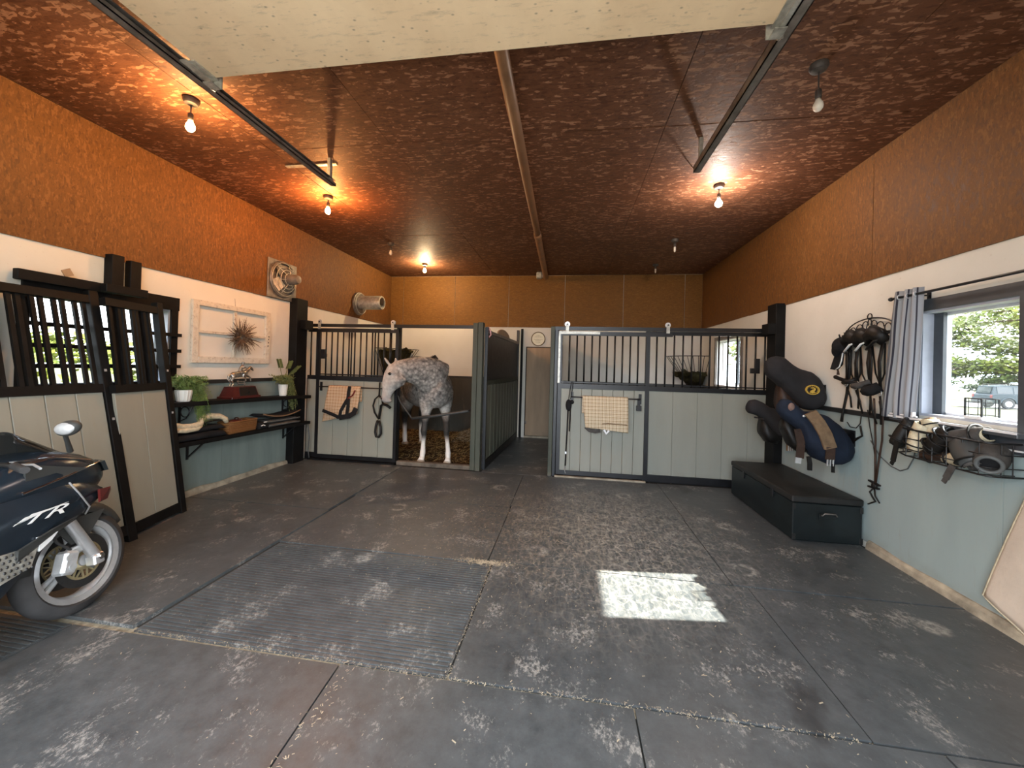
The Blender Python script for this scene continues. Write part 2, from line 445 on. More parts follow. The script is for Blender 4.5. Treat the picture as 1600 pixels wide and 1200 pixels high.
def mat_rubber(name, ribs=False):
    """worn black stable matting, dusty and scuffed"""
    t = NT(name); p = t.pos(); x, y, z = t.sep(p)
    n1 = t.noise(p, 1.1, 6, 0.6); n2 = t.noise(p, 7, 8, 0.7)
    fine = t.noise(p, 55, 4, 0.7)
    base = t.ramp(n2, (0.3, (0.038, 0.045, 0.048)), (0.7, (0.080, 0.090, 0.095)))
    # dust carried in by hooves, thickest in the middle of the floor before the aisle
    dx = t.math('MULTIPLY', t.math('ADD', x, -0.25), 0.60); dy = t.math('MULTIPLY', t.math('ADD', y, -3.75), 0.55)
    rad = t.math('SQRT', t.math('ADD', t.math('MULTIPLY', dx, dx), t.math('MULTIPLY', dy, dy)))
    dust_big = t.ramp(rad, (0.10, 1.0), (0.95, 0.0))
    scratch = t.noise(t.map(p, scale=(14, 3.5, 1), rot=(0, 0, 0.7)), 2.2, 8, 0.75)
    curls = t.ramp(t.voro(t.node('ShaderNodeMix', data_type='VECTOR', i_0=0.10, i_4=p, i_5=t.noise(p, 6, 4, out='Color')).outputs[1], 15.0, 'Distance', 'DISTANCE_TO_EDGE'), (0.02, 1), (0.12, 0))
    dust = t.math('MULTIPLY', dust_big, t.math('ADD', t.ramp(scratch, (0.44, 0), (0.66, .75)), t.math('MULTIPLY', curls, t.ramp(t.noise(p, 10, 5, .7), (0.40, 0), (0.62, .9)))), clamp=True)
    tone = t.ramp(t.math('MULTIPLY_ADD', x, 0.5, 0.5), (0.15, (0.30, 0.235, 0.15)), (0.75, (0.52, 0.49, 0.42)))
    col = t.mix(t.math('MULTIPLY', dust, 0.85, clamp=True), base, tone)
    film = t.math('MULTIPLY', t.ramp(n1, (0.30, 0.25), (0.7, 0.7)), t.ramp(t.noise(p, 13, 8, 0.75), (0.35, 0.1), (0.65, 1)))
    col = t.mix(t.math('MULTIPLY', film, 0.42), col, (0.20, 0.22, 0.23))
    marks = t.ramp(t.math('MULTIPLY', t.noise(t.map(p, scale=(1, .7, 1), rot=(0, 0, .6)), 38, 6, 0.85), t.ramp(t.noise(p, 3.4, 4, .6), (0.40, 0.72), (0.68, 1.2))), (0.53, 0), (0.68, 1))
    col = t.mix(t.math('MULTIPLY', marks, 0.62), col, (0.46, 0.45, 0.41))
    # hoof scuffs: broken rings
    cell = t.voro(t.map(p, scale=(1.9, 1.9, 1)), 1.0)
    ring = t.math('MULTIPLY', t.ramp(cell, (0.09, 0), (0.125, 1), (0.16, 1), (0.22, 0)), t.math('MULTIPLY', t.ramp(t.noise(p, 5, 5, 0.7), (0.42, 0), (0.56, 1)), t.ramp(t.noise(p, 30, 4, .7), (0.40, .2), (0.6, 1))))
    col = t.mix(t.math('MULTIPLY', ring, 0.7), col, (0.46, 0.45, 0.41))
    wet = t.ramp(t.noise(t.map(p, scale=(1.6, 0.9, 1), rot=(0, 0, -0.6), loc=(3.1, 1.7, 0)), 1.5, 4), (0.66, 0), (0.74, 1))
    col = t.mix(t.math('MULTIPLY', wet, 0.7), col, (0.022, 0.022, 0.023))
    t.bump(t.math('ADD', t.math('MULTIPLY', n2, 0.6), t.math('MULTIPLY', fine, 0.4)), 0.22, 0.006)
    r = t.math('MULTIPLY_ADD', n2, 0.30, 0.26)
    return t.done(col, r, 0, 0.55)
M['mat'] = mat_rubber('stable_mat_rubber')
def gap():
    t = NT('floor_under_mats'); p = t.pos(); y = t.sep(p)[1]
    near = t.math('LESS_THAN', t.math('ABSOLUTE', t.math('ADD', y, -1.845)), 0.045)
    return t.done(t.mix(near, (0.03, 0.03, 0.028), t.ramp(t.noise(p, 30, 4), (0.3, (0.20, 0.17, 0.12)), (0.7, (0.42, 0.38, 0.28)))), 0.95)
M['gap_dirt'] = gap()

def emit(name, col, strength):
    m = bpy.data.materials.new(name); m.use_nodes = True; n = m.node_tree.nodes; n.clear()
    e = n.new('ShaderNodeEmission'); e.inputs[0].default_value = (*col, 1); e.inputs[1].default_value = strength
    o = n.new('ShaderNodeOutputMaterial'); m.node_tree.links.new(e.outputs[0], o.inputs[0]); return m

def glass(name, tint=(1, 1, 1), haze=0.06):
    """thin window pane: mostly see-through, a little reflection and dust"""
    m = bpy.data.materials.new(name); m.use_nodes = True; n, l = m.node_tree.nodes, m.node_tree.links; n.clear()
    tr = n.new('ShaderNodeBsdfTransparent'); tr.inputs[0].default_value = (*tint, 1)
    gl = n.new('ShaderNodeBsdfGlossy'); gl.inputs['Roughness'].default_value = 0.03
    df = n.new('ShaderNodeBsdfDiffuse'); df.inputs[0].default_value = (0.8, 0.85, 0.9, 1)
    lw = n.new('ShaderNodeLayerWeight'); p5 = n.new('ShaderNodeMath'); p5.operation = 'POWER'; p5.inputs[1].default_value = 4.0
    fr = n.new('ShaderNodeMath'); fr.operation = 'MULTIPLY_ADD'; fr.inputs[1].default_value = 0.5; fr.inputs[2].default_value = 0.03
    l.new(lw.outputs['Facing'], p5.inputs[0]); l.new(p5.outputs[0], fr.inputs[0])
    m1 = n.new('ShaderNodeMixShader'); m2 = n.new('ShaderNodeMixShader'); m2.inputs[0].default_value = haze
    l.new(fr.outputs[0], m1.inputs[0]); l.new(tr.outputs[0], m1.inputs[1]); l.new(gl.outputs[0], m1.inputs[2])
    l.new(m1.outputs[0], m2.inputs[1]); l.new(df.outputs[0], m2.inputs[2])
    o = n.new('ShaderNodeOutputMaterial'); l.new(m2.outputs[0], o.inputs[0]); return m
M['glass'] = glass('window_glass', (0.96, 0.98, 0.98), 0.03)
M['screen_glass'] = glass('smoked_windscreen', (0.22, 0.24, 0.25), 0.02)

def plaid(name, ground, dark, line):
    t = NT(name); x, y, z = t.sep(t.objc())
    def band(c, period, w, off=0.0):
        f = t.math('FRACT', t.math('MULTIPLY_ADD', c, 1 / period, off + 50))
        return t.math('LESS_THAN', f, w)
    a = t.math('ADD', band(x, 0.048, 0.42), band(z, 0.048, 0.42))
    b = t.math('MAXIMUM', band(x, 0.048, 0.10, 0.30), band(z, 0.048, 0.10, 0.30))
    c = t.mix(t.math('MULTIPLY', a, 0.42), ground, dark)
    c = t.mix(t.math('MULTIPLY', b, 0.55), c, line)
    weave = t.noise(t.objc(), 140, 2)
    c = t.mix(0.25, c, t.ramp(weave, (0.3, 0.6), (0.7, 1.0)), 'MULTIPLY')
    t.bump(weave, 0.15); return t.done(c, 0.9, 0, 0.1)
M['plaid'] = plaid('cream_brown_check_cloth', (0.82, 0.70, 0.50), (0.36, 0.24, 0.13), (0.16, 0.07, 0.03))
M['plaid_warm'] = plaid('warm_red_check_cloth', (0.70, 0.53, 0.35), (0.34, 0.18, 0.085), (0.15, 0.03, 0.015))

def stripes():
    t = NT('striped_curtain_cloth'); u = t.sep(t.node('ShaderNodeUVMap', uv_map='UVMap').outputs[0])[0]
    c = t.ramp(u, (0.0, (0.136, 0.143, 0.156)), (0.10, (0.136, 0.143, 0.156)), (0.101, (0.272, 0.286, 0.299)), (0.24, (0.272, 0.286, 0.299)),
               (0.241, (0.041, 0.041, 0.054)), (0.27, (0.041, 0.041, 0.054)), (0.271, (0.340, 0.354, 0.367)), (0.34, (0.340, 0.354, 0.367)),
               (0.341, (0.048, 0.048, 0.061)), (0.365, (0.048, 0.048, 0.061)), (0.366, (0.374, 0.388, 0.408)), (0.58, (0.374, 0.388, 0.408)),
               (0.581, (0.041, 0.041, 0.061)), (0.60, (0.041, 0.041, 0.061)), (0.601, (0.354, 0.367, 0.388)), (0.68, (0.354, 0.367, 0.388)),
               (0.681, (0.041, 0.041, 0.061)), (0.70, (0.041, 0.041, 0.061)), (0.701, (0.340, 0.360, 0.394)), (0.90, (0.340, 0.360, 0.394)),
               (0.901, (0.054, 0.054, 0.068)), (0.92, (0.054, 0.054, 0.068)), (0.921, (0.340, 0.360, 0.394)))
    t.bump(t.noise(t.objc(), 60, 3), 0.08)
    t.set(t.b.inputs['Transmission Weight'], 0.0)
    return t.done(c, 0.9, 0, 0.1)
M['curtain'] = stripes()

def wicker():
    t = NT('woven_wicker'); p = t.objc()
    w = t.node('ShaderNodeTexWave', i_Vector=p, i_Scale=34.0, i_Distortion=1.5, bands_direction='Z').outputs['Fac']
    w2 = t.node('ShaderNodeTexWave', i_Vector=p, i_Scale=22.0, i_Distortion=0.5, bands_direction='Y').outputs['Fac']
    v = t.math('MULTIPLY', w, t.math('MULTIPLY_ADD', w2, 0.6, 0.4))
    t.bump(v, 0.6); return t.done(t.ramp(v, (0.0, (0.11, 0.04, 0.012)), (0.8, (0.42, 0.20, 0.06))), 0.6)
M['wicker'] = wicker()

def horse_coat():
    t = NT('dapple_grey_coat'); p = t.pos(); x, y, z = t.sep(p)
    q = t.node('ShaderNodeMix', data_type='VECTOR', i_0=0.04, i_4=p, i_5=t.noise(p, 8, 3, out='Color')).outputs[1]
    d = t.voro(q, 21.0); dap = t.math('MULTIPLY', t.ramp(d, (0.18, 1.0), (0.72, 0.0)), t.ramp(t.noise(p, 9, 3), (0.3, 0.35), (0.65, 1.0)))
    big = t.noise(p, 3.2, 4); fine = t.noise(p, 40, 4, 0.7)
    grey = t.ramp(t.noise(p, 16, 6, .7), (0.35, (0.045, 0.044, 0.043)), (0.68, (0.25, 0.242, 0.228)))
    pale = t.ramp(fine, (0.35, (0.34, 0.32, 0.29)), (0.65, (0.68, 0.65, 0.60)))
    c = t.mix(t.math('MULTIPLY', dap, t.ramp(big, (0.3, 0.55), (0.7, 0.95))), grey, pale)
    # belly, chest front and head are paler
    low = t.ramp(z, (0.78, 0.85), (1.10, 0.0)); head = t.ramp(t.math('MULTIPLY', x, -1.0), (0.2, 0.0), (1.0, 1.0))
    hx = t.math('MULTIPLY_ADD', x, -3.2, -7.9, clamp=True)                # 0 at the throat, 1 along the face
    hy = t.math('LESS_THAN', y, 5.80)
    hm = t.math('MULTIPLY', hx, hy)
    c = t.mix(t.math('MULTIPLY', hm, 0.75), c, t.ramp(t.noise(p, 14, 4), (0.3, (0.56, 0.55, 0.52)), (0.7, (0.80, 0.79, 0.75))))
    c = t.mix(t.math('MULTIPLY', t.math('MULTIPLY', low, t.ramp(fine, (0.3, 0.3), (0.7, 1))), 0.8), c, (0.70, 0.67, 0.61))
    leg_dark = t.ramp(z, (0.34, 0.0), (0.44, 1.0), (0.64, 1.0), (0.80, 0.0))
    c = t.mix(t.math('MULTIPLY', leg_dark, 0.94), c, (0.014, 0.013, 0.012))
    sock = t.ramp(z, (0.30, 1.0), (0.40, 0.0))
    c = t.mix(sock, c, (0.82, 0.80, 0.74))
    muzz = t.math('MULTIPLY', t.ramp(t.math('MULTIPLY', z, 0.5), (0.515, 1.0), (0.575, 0.0)), hm)
    c = t.mix(t.math('MULTIPLY', muzz, 0.7), c, (0.16, 0.15, 0.15))
    t.bump(fine, 0.08, 0.004)
    return t.done(c, 0.6, 0, 0.3)
M['coat'] = horse_coat()

def leafy(name, c1, c2):
    t = NT(name); r = t.node('ShaderNodeObjectInfo').outputs['Random']; n = t.noise(t.pos(), 1.4, 3)
    t.done(t.ramp(n, (0.3, c1), (0.7, c2)), 0.6, 0, 0.3)
    t.set(t.b.inputs['Transmission Weight'], 0.0); return t.m
M['leaf'] = leafy('summer_leaf', (0.055, 0.088, 0.011), (0.15, 0.165, 0.020))
M['leaf_dark'] = leafy('hedge_leaf', (0.035, 0.06, 0.014), (0.09, 0.12, 0.028))
M['bark'] = plain('grey_bark', (0.16, 0.12, 0.09), 0.9, 0, 0.4, 6)
M['lawn'] = plain('dry_summer_lawn', (0.062, 0.060, 0.013), 0.9, 0, 0.25, 1.5)
M['gravel'] = plain('pale_gravel', (0.30, 0.29, 0.27), 0.95, 0, 0.25, 3)
M['car_paint'] = plain('blue_grey_car_paint', (0.018, 0.032, 0.040), 0.35, 0.2, 0.1, 3, 0.6)
M['car_glass'] = plain('dark_car_glass', (0.03, 0.04, 0.045), 0.1, 0, 0.1, 3, 0.7)
M['straw'] = plain('straw_stalk', (0.30, 0.20, 0.075), 0.8, 0, 0.4, 9)
M['shavings'] = plain('trodden_brown_bedding', (0.05, 0.028, 0.013), 0.95, 0, 0.6, 10, 0.1, 0.8)
M['chaff'] = plain('dusty_chaff', (0.42, 0.37, 0.27), 0.95, 0, 0.3, 20, 0.1)
M['worn_sill'] = plain('worn_timber_sill', (0.13, 0.105, 0.078), 0.8, 0, 0.5, 7)
M['hay'] = plain('dark_hay', (0.05, 0.045, 0.02), 0.95, 0, 0.5, 12, 0.1, 0.8)
# ------------------------------------------------------------------ room shell
random.seed(7)
def wall(name, axis, a, b, u0, u1, z0, z1, holes, mat):
    """a wall slab with window or door openings; axis 'x': thickness a..b along x, u runs along y"""
    us = sorted({u0, u1, *[h[0] for h in holes], *[h[1] for h in holes]})
    zs = sorted({z0, z1, *[h[2] for h in holes], *[h[3] for h in holes]})
    mb = MB()
    for i in range(len(us) - 1):
        for j in range(len(zs) - 1):
            cu, cz = (us[i] + us[i + 1]) / 2, (zs[j] + zs[j + 1]) / 2
            if any(h[0] < cu < h[1] and h[2] < cz < h[3] for h in holes): continue
            if axis == 'x': mb.box((a, us[i], zs[j]), (b, us[i + 1], zs[j + 1]))
            else: mb.box((us[i], a, zs[j]), (us[i + 1], b, zs[j + 1]))
    bmesh.ops.remove_doubles(mb.bm, verts=mb.bm.verts, dist=1e-5)
    return struct(name, mb, mat)

HOLE_R = (2.76, 3.45, 1.26, 2.07); HOLE_S = (6.62, 7.66, 1.31, 2.14); HOLE_L = (2.40, 3.48, 1.27, 2.055)
floor = struct('floor', MB().box((XL - .2, FY - .6, -0.14), (XR + .2, YB + .2, -0.012)), M['gap_dirt'])
wl = wall('wall_left', 'x', XL - .2, XL, FY - .2, YB + .2, -0.012, ZC, [HOLE_L], M['white'])
wr = wall('wall_right', 'x', XR, XR + .2, FY - .2, YB + .2, -0.012, ZC, [HOLE_R, HOLE_S], M['white'])
wb = wall('wall_back', 'y', YB, YB + .2, XL, XR, -0.012, ZC, [], M['white'])
wf = wall('wall_front', 'y', FY - .2, FY, XL, XR, -0.012, ZC, [(-2.45, 1.15, -0.012, 3.15)], M['white'])
ceil = struct('ceiling', MB().box((XL - .2, FY - .2, ZC + 0.012), (XR + .2, YB + .2, ZC + .2)), M['black_wood'])

def row(a, b, first, step):
    """joint positions from a to b, one of them at first"""
    k = first
    while k > a: k -= step
    out = [a]; k += step
    while k < b - 0.05:
        if k - a > 0.05: out.append(k)
        k += step
    return out + [b]

# strand board sheets, each one its own piece
g = 0.0025
cy_ = row(FY, YB, 0.9, 2.44); cx_ = row(XL, XR, -1.70, 1.22)
for i in range(len(cx_) - 1):
    for j in range(len(cy_) - 1):
        d = random.uniform(0, 0.004)
        obj('osb_panel', MB().box((cx_[i] + g, cy_[j] + g, ZC - d), (cx_[i + 1] - g, cy_[j + 1] - g, ZC + 0.012)), M['osb_ceiling'], ceil)
for w_, x0, x1, mat, first in ((wl, XL, XL + 0.012, M['osb_side'], 2.1), (wr, XR - 0.012, XR, M['osb_side'], 1.5)):
    ys = row(FY, YB, first, 2.44)
    for j in range(len(ys) - 1):
        obj('osb_panel', MB().box((x0, ys[j] + g, ZB + random.uniform(-.004, .004)), (x1, ys[j + 1] - g, ZC - 0.006)), mat, w_)
xs_ = row(XL + .012, XR - .012, -1.378, 1.245)
for i in range(len(xs_) - 1):
    obj('osb_panel', MB().box((xs_[i] + .004, YB - 0.012 - random.uniform(0, .004), ZB), (xs_[i + 1] - .004, YB, ZC - 0.006)), M['osb_back'], wb)

# painted lower boards and the black rail along their top
def dado(w_, x0, x1, y0, y1, z0, z1, mat, step=1.22):
    ys = row(y0, y1, y0 + 0.7, step)
    for j in range(len(ys) - 1):
        obj('dado_panel', MB().box((x0, ys[j] + .0015, z0), (x1, ys[j + 1] - .0015, z1)), mat, w_)
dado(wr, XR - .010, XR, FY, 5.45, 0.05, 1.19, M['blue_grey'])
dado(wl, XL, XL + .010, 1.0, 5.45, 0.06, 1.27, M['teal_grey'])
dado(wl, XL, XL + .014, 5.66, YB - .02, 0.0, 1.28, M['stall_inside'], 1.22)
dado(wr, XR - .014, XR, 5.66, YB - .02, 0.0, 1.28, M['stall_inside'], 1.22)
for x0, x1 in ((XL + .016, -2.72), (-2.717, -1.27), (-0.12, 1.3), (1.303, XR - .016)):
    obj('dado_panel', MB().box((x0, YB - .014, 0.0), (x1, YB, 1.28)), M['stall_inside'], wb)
obj('chair_rail', MB().box((XR - .03, FY, 1.18), (XR, 2.66, 1.225)), M['black_trim'], wr)
obj('chair_rail', MB().box((XR - .03, 3.50, 1.18), (XR, 5.45, 1.225)), M['black_trim'], wr)
obj('chair_rail', MB().box((XL, 3.56, 1.26), (XL + .025, 5.22, 1.305)), M['black_trim'], wl)
obj('stall_rail', MB().box((XL + .016, YB - .03, 1.275), (-1.27, YB, 1.31)), M['black_trim'], wb)
def kerb(name, x0, x1, y0, y1, h):
    mb = MB(); n = 26; random.seed(11)
    def f(u, v):
        y = lerp(y0, y1, u); hh = h * (0.8 + 0.35 * noise.noise(V((y * 3, 0, 0)))); w = lerp(x0, x1, 0) if v > .66 else x1
        k = [(x1, 0.0), (x1 + (x0 - x1) * .12, hh * .7), (lerp(x0, x1, .5), hh), (x0, hh + .004)][int(round(v * 3))]
        return (k[0] + 0.006 * noise.noise(V((y * 7, v * 3, 2))), y, max(k[1], -.01))
    mb.sheet(f, n, 3); return struct(name, mb, M['concrete'])
kerb('baseboard_right', XR, XR - .045, FY, 3.9, 0.085)
kerb('baseboard_left', XL, XL + .05, 3.1, 5.3, 0.085)

# ---- rubber mats laid on the floor
def mat_piece(x0, x1, y0, y1, top=0.0, skew0=0.0, skew1=0.0, ribs=False):
    e = 0.003 + random.uniform(0, .002)
    b = [(x0 + e + skew0, y0 + e, -.012), (x1 - e + skew1, y0 + e, -.012), (x1 - e, y1 - e, -.012), (x0 + e, y1 - e, -.012)]
    t = [(x, y, top) for x, y, _ in b]
    mb = MB().hexa(b, t)
    if ribs:
        n = int((y1 - y0) / 0.029)
        for k in range(n):
            y = y0 + e + 0.012 + k * 0.029
            mb.box((x0 + e + .012, y, top - .001), (x1 - e - .012, y + .0145, top + .005))
    return obj('rubber_mat', mb, M['mat'], floor)
for a in ((-4.17, -2.80, -.3, .60), (-2.79, -1.125, -.3, 1.835, 0, 0, 0.16), (-1.125, .335, -.3, 1.84, .002, .16, 0), (.335, 1.57, -.3, 1.845), (1.57, 2.68, -.3, 1.845, .002),
          (-.555, 1.315, 1.85, 3.015, .003), (1.315, 2.68, 1.85, 3.02),
          (-2.43, -.60, 2.985, 4.20), (-.60, 1.222, 3.02, 4.25, .001), (1.222, 2.68, 3.025, 4.25, .003),
          (-2.46, -.61, 4.20, 5.52), (-.61, 1.235, 4.25, 5.52), (1.235, 2.70, 4.25, 5.54),
          (-4.15, -2.43, 1.87, 3.70, .010), (-4.15, -2.45, 3.70, 5.52, .010),
          (-1.24, -.20, 5.525, 7.0), (-1.20, -.20, 7.0, 8.46)):
    mat_piece(*a)
ribbed = mat_piece(-2.41, -.56, 1.85, 2.98, -.004, 0, 0, True); ribbed.name = 'ribbed_rubber_mat'
r2 = mat_piece(-4.17, -2.80, .60, 1.84, -.004, 0, 0, True); r2.name = 'ribbed_rubber_mat'

# ---- windows
def window(name, hole, xa, xb, inward, mats, sash_w=.020, reveal=True, label=None):
    """xa: inner wall face, xb: outer wall face"""
    y0, y1, z0, z1 = hole; s = inward
    e = MB()
    t = .018
    e.box((min(xa, xb) + .002, y0, z1 - t), (max(xa, xb) - .002, y1, z1)); e.box((min(xa, xb) + .002, y0, z0), (max(xa, xb) - .002, y1, z0 + t))
    e.box((min(xa, xb) + .002, y0, z0 + t), (max(xa, xb) - .002, y0 + t, z1 - t)); e.box((min(xa, xb) + .002, y1 - t, z0 + t), (max(xa, xb) - .002, y1, z1 - t))
    w = struct(name, e, mats[0])
    xg = lerp(xa, xb, 0.62); f = MB(); q = sash_w
    a, b, c, d = y0 + t, y1 - t, z0 + t, z1 - t
    f.box((xg - .02, a, c), (xg + .02, b, c + q)); f.box((xg - .02, a, d - q), (xg + .02, b, d))
    f.box((xg - .02, a, c + q), (xg + .02, a + q, d - q)); f.box((xg - .02, b - q, c + q), (xg + .02, b, d - q))
    obj('sash', f, mats[1], w)
    obj('pane', MB().box((xg - .003, a + q - .004, c + q - .004), (xg + .003, b - q + .004, d - q + .004)), M['glass'], w)
    return w
w1 = window('window_1', HOLE_R, XR, XR + .2, -1, (M['reveal'], M['white_trim']))
x = XR
obj('casing', MB().box((x - .022, 2.66, 2.07), (x, 3.50, 2.155)).box((x - .022, 2.715, 1.10), (x, 2.76, 2.07)).box((x - .018, 3.45, 1.24), (x, 3.468, 2.07)), M['frame_grey'], w1)
obj('sill', MB().box((x - .10, 2.68, 1.205), (x + .05, 3.60, 1.235), .004).box((x - .025, 2.72, 1.10), (x, 3.46, 1.205)), M['frame_grey'], w1)
obj('sill_lip', MB().box((x - .108, 2.68, 1.228), (x - .1, 3.60, 1.243)).box((x - .035, 2.72, 1.118), (x - .025, 3.40, 1.128)), M['white_trim'], w1)
obj('sash_stop', MB().box((x + .075, 3.355, 1.278), (x + .10, 3.432, 2.05)), M['frame_grey'], w1)
w2 = window('window_2', HOLE_L, XL, XL - .2, 1, (M['reveal'], M['black_trim']))
x = XL
obj('casing', MB().box((x, 2.36, 2.055), (x + .022, 3.56, 2.19)).box((x, 3.48, 1.2), (x + .022, 3.55, 2.055)).box((x, 2.34, 1.2), (x + .022, 2.40, 2.055)).box((x, 2.40, 1.2), (x + .022, 3.48, 1.27)), M['black_wood'], w2)
first = obj('guard_slat', MB().box((x + .022, 2.38, 1.44), (x + .045, 3.575, 1.475)), M['black_wood'], w2)
pieces('guard_slat', first, [(0, 0, .165), (0, 0, .335), (0, 0, -.165)])
w3 = window('window_3', HOLE_S, XR, XR + .2, -1, (M['white_trim'], M['white_trim']))
x = XR
obj('casing', MB().box((x - .022, 6.55, 2.14), (x, 7.73, 2.20)).box((x - .022, 7.66, 1.27), (x, 7.72, 2.14)).box((x - .022, 6.56, 1.27), (x, 6.62, 2.14)), M['zinc'], w3)
obj('mullion', MB().box((x + .11, 7.02, 1.33), (x + .14, 7.06, 2.12)), M['frame_grey'], w3)

# ---- back door of the aisle
d1 = struct('door_1', MB().box((-.935, YB - .034, .05), (-.20, YB - .004, 1.99), .004), M['brown_door'])
obj('door_frame', MB().box((-.955, YB - .026, 0), (-.936, YB - .002, 2.01)).box((-.936, YB - .026, 1.991), (-.19, YB - .002, 2.01)), M['black_wood'], d1)
obj('sill_board', MB().box((-.955, YB - .045, 0), (-.19, YB - .002, .045)), M['concrete'], d1)
obj('hinge', MB().box((-.934, YB - .04, .30), (-.91, YB - .034, .37)), M['zinc'], d1)

# ---- timber posts carrying the stall fronts
t1 = struct('trim_1', MB().box((XL, 5.22, 0), (XL + .13, 5.46, 2.50), .006), M['black_wood'])
obj('track_block', MB().box((XL + .13, 5.30, 2.04), (XL + .22, 5.47, 2.18), .004), M['black_wood'], t1)
t2 = struct('trim_2', MB().box((XR - .115, 5.36, 0), (XR, 5.58, 2.46), .006), M['black_wood'])
obj('track_block', MB().box((XR - .20, 5.36, 2.06), (XR - .115, 5.54, 2.20), .004), M['black_wood'], t2)
# ------------------------------------------------------------------ horse stalls
def stall_door(label, x0, x1, yf, nbars, nboards, frame_mat, rail_x1=None, rollers=(), group='sliding stall doors'):
    z0, z1, m0, m1 = .035, 2.08, 1.265, 1.335
    d = thing('stall_door', label, 'stall door', ((x0 + x1) / 2, yf, z0), group=None)
    st = obj('stile', MB().box((x0, yf - .02, z0), (x0 + .048, yf + .02, z1)), frame_mat, d)
    obj('stile', MB().box((x1 - .048, yf - .02, z0), (x1, yf + .02, z1)), frame_mat, d)
    obj('top_rail', MB().box((x0, yf - .022, z1 - .055), (rail_x1 or x1, yf + .022, z1)), frame_mat, d)
    obj('middle_rail', MB().box((x0 + .048, yf - .02, m0), (x1 - .048, yf + .02, m1)), M['black'], d)
    obj('bottom_rail', MB().box((x0 + .048, yf - .02, z0), (x1 - .048, yf + .02, z0 + .06)), M['black'], d)
    obj('bar_rail', MB().box((x0 + .048, yf - .012, m1 + .012), (x1 - .048, yf + .012, m1 + .03)), M['black'], d)
    n = nbars; xs = [lerp(x0 + .048, x1 - .048, (k + 1) / (n + 1)) for k in range(n)]
    f = obj('bar', MB().cyl((xs[0], yf, m1), (xs[0], yf, z1 - .055), .012, n=8), M['bar_steel'], d, smooth=True)
    pieces('bar', f, [(q - xs[0], 0, 0) for q in xs[1:]])
    w = (x1 - x0 - .096) / nboards
    f = obj('board', MB().box((x0 + .048 + .002, yf - .012, z0 + .06), (x0 + .048 + w - .002, yf + .010, m0), .003), M['stall_board'], d)
    pieces('board', f, [(w * k, 0, 0) for k in range(1, nboards)])
    for rx in rollers:
        r = obj('roller', MB().lathe([(.012, -.012), (.036, -.012), (.036, .012), (.012, .012)], (rx, yf - .005, z1 + .105), 'y', 18), M['silver'], d, smooth=True, auto=40)
        obj('hanger', MB().box((rx - .022, yf - .03, z1 - .01), (rx + .022, yf - .022, z1 + .11)), M['galv'], d)
        obj('roller_bolt', MB().cyl((rx, yf - .035, z1 + .105), (rx, yf - .012, z1 + .105), .011, n=10), M['dark_metal'], d)
    return d

def blanket_bar(d, x0, x1, yf, z):
    obj('blanket_bar', MB().tube([(x0, yf - .02, z), (x0, yf - .075, z), (x1, yf - .075, z), (x1, yf - .02, z)], .0095, 8), M['black'], d, smooth=True, auto=50)
    for x in (x0, x1):
        obj('bar_bracket', MB().box((x - .02, yf - .028, z - .07), (x + .02, yf - .02, z + .07)), M['black'], d)

dl = stall_door('slid-back stall door with the red-checked cloth on its rail, beside the horse', -3.965, -2.60, 5.59, 12, 5, M['black'], rollers=(-3.93, -2.70))
blanket_bar(dl, -3.87, -2.80, 5.59, 1.165)
obj('latch', MB().box((-3.90, 5.565, 1.60), (-3.84, 5.60, 1.75)).box((-3.84, 5.57, 1.63), (-3.80, 5.59, 1.68)), M['black'], dl)
dr = stall_door('closed stall door with the cream checked cloth and a painted sheen on its frame', -.155, 1.10, 5.57, 10, 8, M['black'], rail_x1=1.40, rollers=(-.04, 1.335))
blanket_bar(dr, .05, .985, 5.57, 1.15)
obj('bar_latch', MB().box((.935, 5.50, .99), (1.0, 5.55, 1.06)).box((.95, 5.53, 1.06), (.985, 5.55, 1.16)), M['black'], dr)
obj('sheen_strip', MB().box((-.158, 5.545, 2.045), (.42, 5.552, 2.082)).box((-.160, 5.543, 1.34), (-.130, 5.550, 2.045)), M['galv'], dr)  # pale strip paints the glossy reflection on the black frame

# fixed front of the horse's stall, behind the slid-back door
sl = thing('stall_grille', 'black barred stall front with the open doorway in which the grey horse stands', 'stall front', (-2.7, 5.66, 0))
y = 5.66
obj('track', MB().box((XL + .01, 5.575, 2.105), (-1.36, 5.605, 2.155)), M['black'], sl)
obj('top_rail', MB().box((XL + .02, y - .02, 2.03), (-2.62, y + .02, 2.09)), M['black'], sl)
obj('middle_rail', MB().box((XL + .02, y - .02, 1.27), (-2.62, y + .02, 1.335)), M['black'], sl)
obj('bottom_rail', MB().box((XL + .02, y - .03, .0), (-2.62, y + .03, .10)), M['black'], sl)
obj('doorway_post', MB().box((-2.66, y - .03, 0), (-2.60, y + .03, 2.12)), M['black'], sl)
f = obj('bar', MB().cyl((-4.13, y, 1.33), (-4.13, y, 2.04), .012, n=8), M['bar_steel'], sl, smooth=True)
pieces('bar', f, [(d, 0, 0) for d in (.0995, .70, 1.10, 1.37)])
f = obj('board', MB().box((XL + .02, y - .012, .10), (-3.905, y + .012, 1.27), .003), M['stall_board'], sl)
pieces('board', f, [(.255 * k, 0, 0) for k in range(1, 5)])
f = obj('corner_post', MB().box((-1.425, 5.55, 0), (-1.352, 5.66, 2.19), .004), M['post_green'], sl)
obj('corner_post', MB().box((-1.346, 5.54, 0), (-1.272, 5.66, 2.20), .004), M['post_green'], sl)
obj('threshold', MB().box((-2.60, 5.60, -.01), (-1.43, 5.68, .055), .006), M['worn_sill'], sl)
obj('kick_strip', MB().box((XL + .14, 5.53, 0), (-2.6, 5.60, .03)), M['black_wood'], sl)

